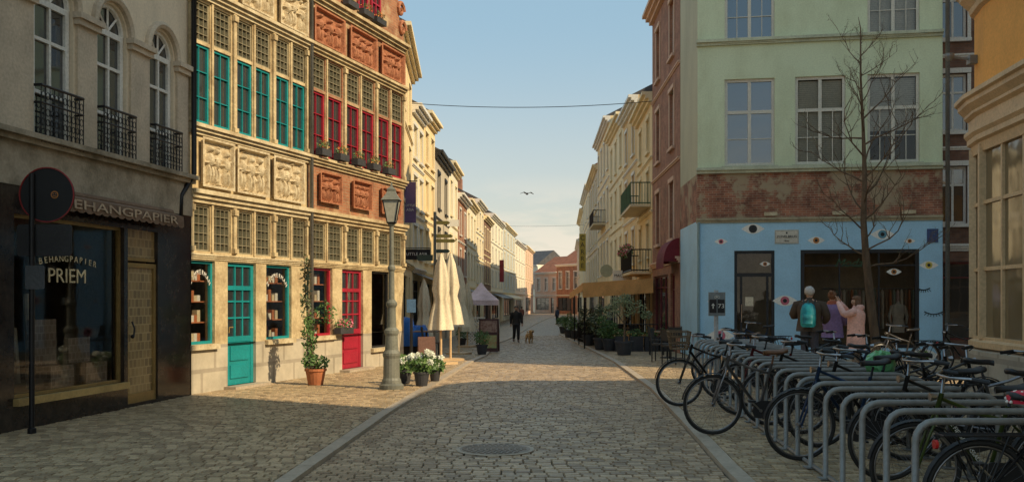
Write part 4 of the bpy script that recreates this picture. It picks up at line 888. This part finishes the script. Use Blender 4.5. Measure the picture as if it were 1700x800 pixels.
# ================= street tree
zt=23.5; e=top('street_tree','slender bare street tree with sparse spring buds','tree',(XW(1456,zt),zt,.05))
rt=random.Random(12); tb=B(); br=B(); lv=B()
tr=[(0,0,0),(-.04,0,.6),(-.14,.02,1.5),(-.26,0,2.5),(-.32,.03,3.5),(-.3,0,4.6),(-.33,.02,5.8),(-.4,0,7.0),(-.4,0,8.2),(-.45,.02,HZ(25,zt)-.1)]
tb.tube(tr,[.14,.11,.1,.09,.075,.058,.04,.026,.015,.005],12)
def branch(p,d,l,r,dep):
    pts=[p]; q=p.copy(); dd=d.copy(); k=5
    for i in range(k): dd=(dd+Vector((rt.gauss(0,.18),rt.gauss(0,.18),rt.gauss(.08,.14)))).normalized(); q=q+dd*l/k; pts.append(q.copy())
    br.tube(pts,[r*(1-.75*i/k) for i in range(k+1)],5)
    if dep>0:
        for i in range(2,k+1):
            for s in range(1 if (dep>1 and i%2) or dep==1 else 2):
                nd=(dd+Vector((rt.gauss(0,.65),rt.gauss(0,.6),rt.gauss(.2,.4)))).normalized(); branch(pts[i],nd,l*rt.uniform(.28,.5),r*.48,dep-1)
    if dep<2:
        for i in range(2): lv.leaves(pts[-1-(i%3)],(.05,.05,.05),1,.018,0,shell=0,rnd=rt)
for i in range(25):
    z=2.4+5.6*(i+rt.uniform(-.4,.4))/25
    x=ip([(q[2],q[0]) for q in tr],z); an=i*2.4+rt.uniform(-.5,.5)
    l=max(.4,(1.75 if z<5.5 else 1.75-(z-5.5)*.45))*rt.uniform(.65,1.1); d=Vector((math.cos(an),math.sin(an)*.7,rt.uniform(.1,.8))).normalized()
    branch(Vector((x,0,z)),d,l,.024 if z<6 else .014,2)
tb.obj('trunk',bark,e,smooth=True); c=br.obj('branches',bark,e); lv.obj('buds',leafy,e)
# ================= bike racks
hk=B(); r=.13; pts=[(0,0,0),(0,0,.8-r)]+[(r-r*math.cos(t*math.pi/8),0,.8-r+r*math.sin(t*math.pi/8)) for t in range(1,5)]+[(1.3-r+r*math.sin(t*math.pi/8),0,.8-r+r*math.cos(t*math.pi/8)) for t in range(0,5)]+[(1.3,0,0)]
hoopm=hk.tube(pts,.024,10).mesh('hoop',[steel],True)
flm=B().box(-.06,.06,-.06,.06,0,.012).mesh('base_plate',[steel])
rackx=[(6,2.62),(7.4,2.7),(19,3.6)]
for i in range(23):
    y=6.3+.57*i; e=top('bicycle_stand','galvanised tubular steel hoop stand in bicycle row','bicycle stand',(ip(rackx,y),y,.055),R.uniform(-.03,.03),'row of bicycle stands'); O('hoop',hoopm,e); O('base_plate',flm,e); O('base_plate',flm,e,(1.3,0,0))
o=B().tube([(ip(rackx,6)-.0,6,.075),(ip(rackx,19),19,.075)],.02,6).obj('base_rail',steel); tag(o,'steel ground rail joining the bicycle stands','rail')
# ================= bicycles
def ring(b,c,R_,r,n,k,m=0): b.tube([(c[0]+R_*math.cos(2*math.pi*i/n),c[1],c[2]+R_*math.sin(2*math.pi*i/n)) for i in range(n)],r,k,m,closed=True)
ty=B(); ring(ty,(0,0,0),.335,.019,40,7); tym=ty.mesh('tyre',[rubber],True)
rm=B(); ring(rm,(0,0,0),.312,.011,40,5)
for i in range(28):
    a=2*math.pi*i/28; s=(-1)**i*.025; rm.tube([(.02*math.cos(a+.8),s,.02*math.sin(a+.8)),(.31*math.cos(a),0,.31*math.sin(a))],.0014,3)
rm.tube([(0,-.05,0),(0,.05,0)],.022,8); rmm=rm.mesh('wheel',[M('dull_rim',(.25,.25,.26),.35,metal=.9,bump=.02)],True)
paint=M('bike_black',(.02,.02,.022),.3,bump=.02)
fr=B(); T=fr.tube; ax=(-.55,0,.355);rx=(.50,0,.355);bb_=(.0,0,.29);ht=(-.36,0,.93);hb_=(-.395,0,.80);st=(.14,0,.83)
T([ht,hb_],.02,8); T([st,bb_],.017,8); T([(-.39,0,.82),(-.0,0,.29)],.019,8); T([(-.37,0,.89),(-.1,0,.78),(.115,0,.72)],.015,8)
for s in (-.045,.045):
    T([hb_,(-.41,s,.74),(-.46,s,.62),(-.55,s,.355)],.011,6); T([bb_,(rx[0],s*1.2,rx[2])],.01,6); T([(.12,0,.75),(rx[0],s*1.2,rx[2])],.008,6)
frm=fr.mesh('frame',[paint],True)
def mudg(c,a0,a1):
    mg=B(); K=16
    for i in range(K):
        t0=a0+(a1-a0)*i/K;t1=a0+(a1-a0)*(i+1)/K; rr=.375; P=[]
        for t in (t0,t1):
            for yy,dr_ in ((-.028,-.012),(0,0),(.028,-.012)): P.append(((rr+dr_)*math.cos(t),yy,(rr+dr_)*math.sin(t)))
        mg.q([P[0],P[1],P[4],P[3]]); mg.q([P[1],P[2],P[5],P[4]])
    return mg.mesh('mudguard',[blackp],True)
mg1=mudg(0,math.radians(20),math.radians(170)); mg2=mudg(0,math.radians(-15),math.radians(165))
hbm=B().tube([(-.36,0,.93),(-.345,0,1.06)],.013,8).tube([(-.14,-.29,1.05),(-.26,-.26,1.07),(-.35,-.12,1.06),(-.36,0,1.06),(-.35,.12,1.06),(-.26,.26,1.07),(-.14,.29,1.05)],.012,8).mesh('handlebar',[chrome],True)
grl=[B().tube([(-.13,s*.292,1.049),(-.25,s*.262,1.068)],.018,8).tube([(-.28,s*.25,1.06),(-.2,s*.3,1.03)],.006,5).mesh('grip',[blackp],True) for s in (-1,1)]
sd=B().tube([(.14,0,.8),(.165,0,.93)],.013,8)
prof_=[(-.13,.018,.955),(-.08,.03,.965),(0,.05,.965),(.07,.095,.97),(.12,.105,.985),(.15,.06,.985)]
n=10; base=len(sd.v)
for x,hw,zz in prof_:
    for j in range(n): a=2*math.pi*j/n; sd.v.append((.17+x,hw*math.cos(a),zz+.028*math.sin(a)))
for i in range(len(prof_)-1):
    for j in range(n): j2=(j+1)%n; sd.f.append((base+i*n+j,base+i*n+j2,base+(i+1)*n+j2,base+(i+1)*n+j)); sd.m.append(0)
sd.f.append(tuple(base+j for j in range(n)));sd.f.append(tuple(base+(len(prof_)-1)*n+j for j in range(n))); sd.m+=[0,0]
sdm=sd.mesh('saddle',[blackp],True)
crk=B().tube([(0,-.07,.29),(0,.07,.29)],.02,8).tube([(0,.055,.29),(.12,.06,.17)],.01,6).tube([(0,-.055,.29),(-.12,-.06,.41)],.01,6).box(.08,.16,.07,.15,.16,.18,1).box(-.16,-.08,-.15,-.07,.40,.42,1)
ring(crk,(0,-.045,.29),.09,.006,20,4); crkm=crk.mesh('crank',[chrome,blackp])
cg=B().prism([(-.1,.29),(-.07,.38),(.0,.41),(.5,.385),(.56,.355),(.5,.32),(0,.2),(-.07,.21)],-.06,-.05).mesh('chain_guard',[blackp])
rk_=B()
for s in (-.06,0,.06): rk_.tube([(.2,s,.74),(.75,s,.74)],.006,5)
rk_.tube([(.2,-.06,.74),(.2,.06,.74)],.006,5).tube([(.75,-.06,.74),(.75,.06,.74)],.006,5)
for s in (-.07,.07): rk_.tube([(.5,s,.36),(.68,s,.74)],.006,5); rk_.tube([(.5,s,.36),(.35,s,.74)],.006,5)
rkm=rk_.mesh('carrier',[black])
hlm=B().tube([(-.45,0,.9),(-.4,0,.9)],[.035,.02],10).mesh('headlight',[chrome])
tlm=B().tube([(.77,0,.68),(.79,0,.68)],[.03,.03],10).mesh('tail_light',[M('red_lens',(.5,.02,.02),.3)])
Z0=(0,0,0)
bk=[('wheel',rmm,ax,Z0,-1),('tyre',tym,Z0,Z0,0),('wheel',rmm,rx,Z0,-1),('tyre',tym,Z0,Z0,2),('frame',frm,Z0,Z0,-1),('mudguard',mg1,ax,Z0,-1),('mudguard',mg2,rx,Z0,-1),('handlebar',hbm,Z0,Z0,-1),('grip',grl[0],Z0,Z0,7),('grip',grl[1],Z0,Z0,7),('saddle',sdm,Z0,Z0,-1),('crank',crkm,Z0,Z0,-1),('chain_guard',cg,Z0,Z0,-1),('carrier',rkm,Z0,Z0,-1),('headlight',hlm,Z0,Z0,-1),('tail_light',tlm,Z0,Z0,-1)]
bmat={'black':paint,'olive green':M('bike_green',(.06,.09,.02),.3,bump=.02),'dark blue':M('bike_blue',(.02,.05,.12),.3,bump=.02),'silver':M('bike_silver',(.25,.25,.27),.3,metal=.7,bump=.02),'burgundy':M('bike_burgundy',(.1,.012,.018),.3,bump=.02)}
brown_s=M('brown_leather',(.16,.07,.03),.5)
bkm=M('wicker',(.2,.13,.07),.8)
def bike(x,y,rz,col,lean=.05,sc_=1,extra=None,sad=None):
    lab=col+' city bicycle parked in the steel stand'+(' with basket' if extra=='basket' else '')
    if extra=='cover': lab=col+' bicycle with red dotted saddle cover in stand'
    e=top('bicycle',lab,'bicycle',(x,y,.055),rz,'parked city bicycles',sc_); e.rotation_euler=(lean,0,rz)
    m=inst(bk,e,{'frame':bmat[col],'chain_guard':bmat[col] if R.random()<.4 else blackp,**({'saddle':sad} if sad else {})})
    if extra=='basket':
        b=B()
        for zz,s in ((.86,.12),(.95,.135),(1.04,.15),(1.12,.16)): b.tube([(-.56-s,-s,zz),(-.56+s,-s,zz),(-.56+s,s,zz),(-.56-s,s,zz)],.008,4,closed=True)
        for i in range(-2,3):
            for sy in (-1,1): b.tube([(-.56+i*.055,sy*.12,.86),(-.56+i*.075,sy*.16,1.12)],.005,4); b.tube([(-.56+sy*.12,i*.055,.86),(-.56+sy*.16,i*.075,1.12)],.005,4)
        b.box(-.67,-.45,-.11,.11,.855,.862); b.obj('basket',bkm,e)
    if extra=='bag':
        b=B().ball((.62,0,.88),.16,10,0,1,.8,.8); b.v=[(x_+R.uniform(-.02,.02),y_+R.uniform(-.02,.02),z_+R.uniform(-.02,.02)) for x_,y_,z_ in b.v]; b.obj('plastic_bag',M('green_plastic',(.15,.45,.2),.35),e)
    if extra=='cover':
        b=B().loft([(.19,0,.94,.13,.085),(.19,0,.98,.14,.095),(.2,0,1.01,.11,.07),(.2,0,1.02,.06,.03)],18)
        for t in range(16):
            an=t*2.4; b.ball((.19+.136*math.cos(an),.092*math.sin(an),.95+.02*(t%2)),.011,5,1)
        for t in range(7): b.ball((.2+.08*math.cos(t*.9),.045*math.sin(t*.9),1.01),.011,5,1)
        b.obj('saddle_cover',[M('red_cover',(.6,.02,.05),.5),white],e,smooth=True)
    return e
cl=['olive green','black','dark blue','black','silver','black','burgundy','black','black','dark blue','black','black','olive green','black']
for i,(x,y) in enumerate(((3.55,7.2),(3.85,8.5),(3.4,9.55),(3.85,10.4),(2.92,11.4),(3.8,12.2),(3.7,13.3),(3.05,14.4),(3.9,15.4),(4.1,17.2))):
    e=bike(x,y,R.uniform(-.05,.05),cl[i],R.uniform(-.05,.05),R.uniform(.95,1.03),'basket' if i in (7,) else None,brown_s if i%5==4 else None)
    if i==0: text('DE FIETSAMBASSADE',.045,e,(-.19,-.028,.56),white,rot=(math.pi/2,.935,0),ext=.001)
bike(3.46,6.1,math.pi,'black',0,1,'cover')
for i,(x,y) in enumerate(((4.75,8.6),(4.85,9.6),(4.65,10.6),(4.9,11.7),(4.9,13.2),(5.1,14.8),(5.2,16.6))):
    bike(x,y,math.pi+R.uniform(-.12,.12),cl[(i*3+1)%14],R.uniform(-.07,.07),R.uniform(.95,1.03),'bag' if i==2 else None)
for i,(px,z) in enumerate(((1262,22.5),(1600,20.5),(1500,20))):
    bike(XW(px,z),z,R.uniform(-.3,.3),cl[i+2],.04)
# ================= people
def skinmesh(name,V,E,rad,root,mat,parent,sub=1):
    bm=bmesh.new(); ly=bm.verts.layers.skin.verify(); vs=[]
    for i,(p,r) in enumerate(zip(V,rad)):
        v=bm.verts.new(p); v[ly].radius=(r,r) if not isinstance(r,tuple) else r; v[ly].use_root=(i==root); vs.append(v)
    for a,c in E: bm.edges.new((vs[a],vs[c]))
    me=bpy.data.meshes.new(name); bm.to_mesh(me); o=O(name,me); md=o.modifiers.new('s','SKIN'); md.use_smooth_shade=True; md=o.modifiers.new('u','SUBSURF'); md.levels=sub; md.render_levels=sub
    bpy.context.view_layer.update(); dg=bpy.context.evaluated_depsgraph_get(); m2=bpy.data.meshes.new_from_object(o.evaluated_get(dg)); bpy.data.objects.remove(o)
    m2.materials.clear(); m2.materials.append(mat); m2.name=name
    return O(name,m2,parent)
def person(x,y,zg,yaw,h,label,coat,trou,hairc,arms,legs=None,hem=.85,hairstyle='short',coatw=1.0,shoe=None):
    e=top('person',label,'person',(x,y,zg),yaw,None,h/1.75)
    V=[(0,0,.97),(0,0,1.12),(0,-.01,1.3),(0,-.01,1.44),(0,0,1.52),(0,.015,1.585),(0,.02,1.65),(0,.01,1.70)]; r=[.12,.115,.13,.085,.052,.07,.088,.07]; E=[(i,i+1) for i in range(7)]
    def add(p,rr,par): V.append(tuple(p)); r.append(rr); E.append((par,len(V)-1)); return len(V)-1
    add((0,.115,1.62),.016,6); 
    for s in (-1,1): add((s*.092,.01,1.63),.016,6)
    legs=legs or [((-.1,.01,.5),(-.1,-.01,.09)),((.1,.02,.5),(.11,.0,.09))]
    feet=[]
    for (kn,an),s in zip(legs,(-1,1)):
        a=add((s*.09,0,.88),.092,0); a=add(kn,.058,a); a=add(an,.038,a); f=Vector(an)+Vector((s*.02,.15,-.045)); add(f,.03,a); feet.append((kn,an,f))
    for (el,wr_,fd),s in zip(arms,(-1,1)):
        a=add((s*.17,-.01,1.42),.058,3); a=add(el,.042,a); a=add(wr_,.028,a); fd=Vector(fd).normalized(); w_=Vector(wr_); hn=w_+fd*.07; a2=add(hn,.026,a)
        side=fd.cross(Vector((0,0,1)) if abs(fd.z)<.8 else Vector((0,1,0))).normalized()
        pn=side.cross(fd).normalized()
        for k,(o_,ln) in enumerate(((-.028,.062),(-.01,.075),(.009,.07),(.027,.055))):
            q=hn+side*o_+fd*.03; q1=add(q,.009,a2); q2=add(q+fd*ln*.5+pn*.006,.008,q1); add(q+fd*ln*.9+pn*.022,.007,q2)
        q=add(w_+side*-.038+fd*.045,.010,a2); add(w_+side*-.055+fd*.085+pn*.015,.008,q)
    skinmesh('body',V,E,r,0,skin,e,2)
    tv=[(0,0,1.0)];tr_=[.14];te=[]
    for (kn,an,f),s in zip(feet,(-1,1)):
        i=len(tv); tv+=[(s*.09,0,.88),kn,(an[0],an[1],an[2]+.02)]; tr_+=[.115,.085,.07]; te+=[(0,i),(i,i+1),(i+1,i+2)]
    skinmesh('trousers',tv,te,tr_,0,trou,e,2)
    for kn,an,f in feet:
        b=B(); d=(Vector(f)-Vector(an)); b.loft([(an[0]+d.x*.5,an[1]+.05,max(0,an[2]-.09),.05,.14),(an[0]+d.x*.5,an[1]+.05,an[2]-.05,.052,.14),(an[0]+d.x*.3,an[1]+.02,an[2]-.01,.046,.08),(an[0],an[1]-.01,an[2]+.05,.045,.05)],12); b.obj('shoe',shoe or blackp,e,smooth=True)
    cw=coatw; sw_=1+(cw-1)*.6; b=B()
    b.loft([(0,0,hem,.19*cw,.155*cw),(0,0,hem+.12,.18*cw,.15*cw),(0,0,1.08,.165*cw,.135*cw),(0,-.01,1.22,.175*cw,.14*cw),(0,-.01,1.34,.19*cw,.14*cw),(0,-.01,1.43,.185*sw_,.12*sw_),(0,0,1.475,.12,.09),(0,0,1.51,.07,.07),(0,0,1.54,.066,.066)],20)
    for (el,wr_,fd),s in zip(arms,(-1,1)):
        a=Vector((s*.14,-.01,1.42));c=Vector((s*.2*sw_,-.01,1.38));el=Vector(el);w_=Vector(wr_)
        b.tube([a,c,c.lerp(el,.5),el-(el-c).normalized()*.03,el+(w_-el).normalized()*.04,el.lerp(w_,.6),w_],[.06*sw_,.08*sw_,.072*sw_,.066*sw_,.062*sw_,.055*sw_,.046],12)
    b.obj('coat',coat,e,smooth=True)
    hm=M('hair_'+'_'.join(str(c) for c in hairc),hairc,.7,dark=.6,scale=30,bump=.5,bscale=60)
    hb=B(); rr=random.Random(5)
    hb.ball((0,-.012,1.675),.112,12,0,.93,1.0,.93); 
    hb.v=[(x_+rr.uniform(-.006,.006),y_+rr.uniform(-.006,.006)-(.0 if z_>1.66 else .035)*(1 if y_>0 else 0),z_+rr.uniform(-.006,.006)) for x_,y_,z_ in hb.v]
    hb.v=[(x_,min(y_,-.01) if z_<1.685 else y_,z_) for x_,y_,z_ in hb.v]
    if hairstyle=='long': hb.loft([(0,-.05,1.36,.06,.03),(0,-.06,1.42,.1,.05),(0,-.05,1.55,.11,.065),(0,-.04,1.66,.1,.08)],14)
    if hairstyle=='bun': hb.ball((0,-.11,1.74),.05,8)
    hb.obj('hair',hm,e,smooth=True)
    for s in (-1,1): B().ball((s*.034,.098,1.655),.011,6).obj('eye',ek,e)
    B().box(-.024,.024,.098,.104,1.583,1.59).obj('mouth',flat('lip',(.35,.1,.09)),e)
    return e
relaxed=[((-.25,-.02,1.14),(-.27,.04,.9),(0,.05,-1)),((.25,-.02,1.14),(.27,.04,.9),(0,.05,-1))]
zp=21.4; jb=M('jacket_brown',(.07,.05,.035),.8); 
e=person(XW(1344,zp),zp,.055,-.4,1.86,'grey haired man in brown jacket wearing a teal backpack',jb,M('jeans',(.05,.06,.09),.8),(.55,.53,.5),[((-.35,.05,1.16),(-.24,.24,1.16),(.3,.6,.1)),((.35,.0,1.14),(.28,.18,1.02),(0,.8,0))],hem=.84,coatw=1.45)
b=B(); b.loft([(0,-.25,.93,.12,.07),(0,-.27,.97,.15,.1),(0,-.275,1.12,.16,.12),(0,-.265,1.28,.15,.11),(0,-.25,1.38,.12,.09),(0,-.23,1.43,.06,.04)],16); bp=b.obj('backpack',M('teal_fabric',(.01,.3,.36),.6),e,smooth=True)
B().loft([(0,-.36,1.0,.1,.04),(0,-.385,1.1,.11,.045),(0,-.375,1.2,.1,.03)],12).tube([(-.02,-.27,1.42),(0,-.29,1.48),(.02,-.27,1.42)],.008,5).obj('pocket',M('dark_teal_fabric',(.01,.19,.23),.6),bp,smooth=True)
for s in (-1,1): B().tube([(s*.1,-.2,1.38),(s*.12,-.02,1.5),(s*.12,.18,1.36),(s*.13,.21,1.15)],.018,6).obj('strap',blackp,bp)
zp=22.6; e=person(XW(1382,zp),zp,.055,-.6,1.77,'person with tied brown hair in purple coat looking at shop',M('coat_purple',(.22,.15,.3),.8),M('trousers_dark',(.04,.04,.05),.8),(.2,.09,.04),[((-.27,.04,1.16),(-.14,.24,1.3),(.4,.6,.6)),((.27,.02,1.14),(.22,.16,1.0),(0,.9,-.2))],hem=.7,hairstyle='bun',coatw=1.35)
B().loft([(0,0,1.46,.12,.11),(0,0,1.5,.13,.12),(0,0,1.55,.09,.09)],14).obj('scarf',M('scarf_rust',(.45,.13,.07),.9),e,smooth=True)
zp=21.5; pk=M('coat_pink',(.88,.52,.44),.8)
e=person(XW(1421,zp),zp,.055,.95,1.66,'woman in long pink hooded coat raising a phone',pk,M('trousers_beige',(.3,.22,.16),.8),(.16,.08,.04),[((-.3,.18,1.32),(-.12,.38,1.62),(.1,.3,1)),((.26,.22,1.32),(.02,.38,1.62),(-.1,.3,1))],hem=.5,hairstyle='long',coatw=1.4)
B().loft([(0,-.07,1.44,.13,.1),(0,-.09,1.5,.14,.11),(0,-.08,1.56,.11,.07)],14).obj('hood',pk,e,smooth=True)
bpy.context.view_layer.update()
ph=top('phone','dark smartphone held up for a photo','phone',tuple(e.matrix_basis@Vector((-.05,.43,1.72))),.95); B().box(-.035,.035,-.005,.005,-.07,.08).obj('case',blackp,ph); B().box(-.031,.031,-.0065,-.0055,-.064,.074).obj('screen',glass,ph)
pw=gp(857,568,0); 
person(pw.x,pw.y,G(pw.y)+.0,math.pi+.1,1.73,'man in black clothes walking a dog down the street',M('jacket_black',(.02,.02,.022),.7),M('trousers_black',(.02,.02,.024),.8),(.12,.1,.09),[((-.26,-.02,1.15),(-.28,.08,.92),(0,.2,-1)),((.25,-.06,1.15),(.26,-.02,.9),(0,.05,-1))],legs=[((-.09,.13,.5),(-.09,.12,.1)),((.09,.04,.51),(.1,-.2,.14))],hem=.85,coatw=1.1)
pd=gp(879,570,0); e=top('dog','tan curly haired dog walking on the cobbles','dog',(pd.x,pd.y,G(pd.y)),.25,None,1.05)
V=[(0,.24,.37),(0,.02,.36),(0,-.18,.37),(0,-.26,.46),(0,-.31,.55),(0,-.41,.52),(0,-.45,.515)]; r=[.085,.09,.105,.065,.078,.04,.028]; E=[(i,i+1) for i in range(6)]
def ad(p,rr,par): V.append(p); r.append(rr); E.append((par,len(V)-1)); return len(V)-1
for s in (-1,1):
    a=ad((s*.075,-.19,.28),.045,2); a=ad((s*.075,-.18+s*.03,.16),.03,a); a=ad((s*.075,-.19+s*.05,.04),.024,a); ad((s*.075,-.23+s*.05,.022),.024,a)
    a=ad((s*.075,.22,.29),.06,0); a=ad((s*.08,.15,.23),.045,a); a=ad((s*.08,.28-s*.03,.14),.027,a); a=ad((s*.08,.24-s*.03,.03),.023,a); ad((s*.08,.2-s*.03,.02),.022,a)
    a=ad((s*.075,-.3,.57),.03,4); ad((s*.1,-.31,.49),.028,a)
a=ad((0,.33,.45),.025,0); ad((0,.38,.54),.03,a)
fur=M('tan_fur',(.65,.42,.2),.9,dark=.6,scale=25,bump=1,bscale=70)
db=skinmesh('body',V,E,r,1,fur,e,2)
rr=random.Random(9)
for v in db.data.vertices: v.co+=Vector((rr.uniform(-.008,.008),rr.uniform(-.008,.008),rr.uniform(-.006,.006)))
B().ball((0,-.475,.52),.017,6).obj('nose',blackp,e)
for s in (-1,1): B().ball((s*.03,-.375,.575),.01,6).obj('eye',blackp,e)
for i,(px,py,c) in enumerate(((790,545,(.3,.25,.2)),(1012,560,(.1,.1,.12)),(866,536,(.25,.1,.08)),(925,538,(.08,.1,.16)))):
    p=gp(px,py,0); person(p.x,p.y,p.z,R.uniform(0,6),1.7,'distant pedestrian walking in the shopping street',M('coat_far%d'%i,c,.8),MATS['trousers_dark'],(.1,.06,.04),relaxed)['group']='distant pedestrians'
zb_=68; e=top('gull','gull gliding with wings spread above the street','bird',(XW(875,zb_),zb_,HZ(322,zb_)),.3)
B().tube([(.0,-.2,0),(0,-.12,.01),(0,0,0),(0,.12,0),(0,.22,.0)],[.03,.06,.08,.05,.02],8).obj('body',M('gull_grey',(.15,.15,.16),.7),e,smooth=True)
for s in (-1,1):
    w_=B(); P=[(0,-.1,.03),(s*.25,-.14,.13),(s*.48,0,.03),(s*.52,.06,-.02),(s*.25,.07,.09),(0,.1,-.03)]; w_.q([P[0],P[1],P[4],P[5]]); w_.q([P[1],P[2],P[3],P[4]]); w_.q([(0,-.1,-.03),P[0],P[5],(0,.1,-.05)]); w_.obj('wing',MATS['gull_grey'],e)
# ================= world, sun, camera
wd=bpy.data.worlds.new('World'); sc.world=wd; wd.use_nodes=True; nt=wd.node_tree; bg=nt.nodes['Background']
sky=N(nt,'ShaderNodeTexSky',sky_type='NISHITA',sun_disc=False); sky.sun_elevation=SEL; sky.sun_rotation=math.pi-sunaz
sky.air_density=1.0; sky.dust_density=2.0; sky.ozone_density=1.0
tc=N(nt,'ShaderNodeTexCoord'); mp=N(nt,'ShaderNodeMapping'); mp.inputs['Scale'].default_value=(1,1,4); L(nt,tc.outputs['Generated'],mp.inputs[0])
ns=N(nt,'ShaderNodeTexNoise',i_Scale=9,i_Detail=8,i_Roughness=.6); L(nt,mp.outputs[0],ns.inputs['Vector'])
sp=N(nt,'ShaderNodeSeparateXYZ'); L(nt,tc.outputs['Generated'],sp.inputs[0])
hz_=N(nt,'ShaderNodeMapRange',interpolation_type='SMOOTHSTEP'); hz_.inputs[1].default_value=-.02;hz_.inputs[2].default_value=.3;hz_.inputs[3].default_value=0;hz_.inputs[4].default_value=1; L(nt,sp.outputs[2],hz_.inputs[0])
haze=mix(nt,hz_.outputs[0],(5.8,5.3,4.0),(2.5,3.85,4.6))
hazed=mix(nt,.7,sky.outputs[0],haze)
m1=N(nt,'ShaderNodeMapRange'); m1.inputs[1].default_value=.05;m1.inputs[2].default_value=.13;m1.inputs[3].default_value=1;m1.inputs[4].default_value=0; L(nt,sp.outputs[2],m1.inputs[0])
m2=N(nt,'ShaderNodeMapRange'); m2.inputs[1].default_value=.42;m2.inputs[2].default_value=.58; L(nt,ns.outputs[0],m2.inputs[0])
mu=N(nt,'ShaderNodeMath',operation='MULTIPLY'); L(nt,m1.outputs[0],mu.inputs[0]); L(nt,m2.outputs[0],mu.inputs[1])
mu2=N(nt,'ShaderNodeMath',operation='MULTIPLY'); mu2.inputs[1].default_value=.75; L(nt,mu.outputs[0],mu2.inputs[0])
L(nt,mix(nt,mu2.outputs[0],hazed,(6.3,5.6,4.6)),bg.inputs['Color']); bg.inputs['Strength'].default_value=.15
sl=bpy.data.lights.new('sun','SUN'); sl.energy=5; sl.angle=math.radians(.5); sl.color=(1,.8,.5); so=bpy.data.objects.new('sun',sl); COL.objects.link(so)
el=SEL; tosun=Vector((math.sin(sunaz)*math.cos(el),-math.cos(sunaz)*math.cos(el),math.sin(el))); so.rotation_euler=tosun.to_track_quat('Z','Y').to_euler()
cam=bpy.data.cameras.new('camera'); co=bpy.data.objects.new('camera',cam); COL.objects.link(co); co.location=(0,0,CH); co.rotation_euler=(math.pi/2,0,0)
cam.lens=36*FL/1700; cam.shift_y=(YH-400)/1700; cam.clip_end=2000; cam.clip_start=.1; sc.camera=co
sc.view_settings.view_transform='Standard'; sc.view_settings.look='None'; sc.view_settings.exposure=0
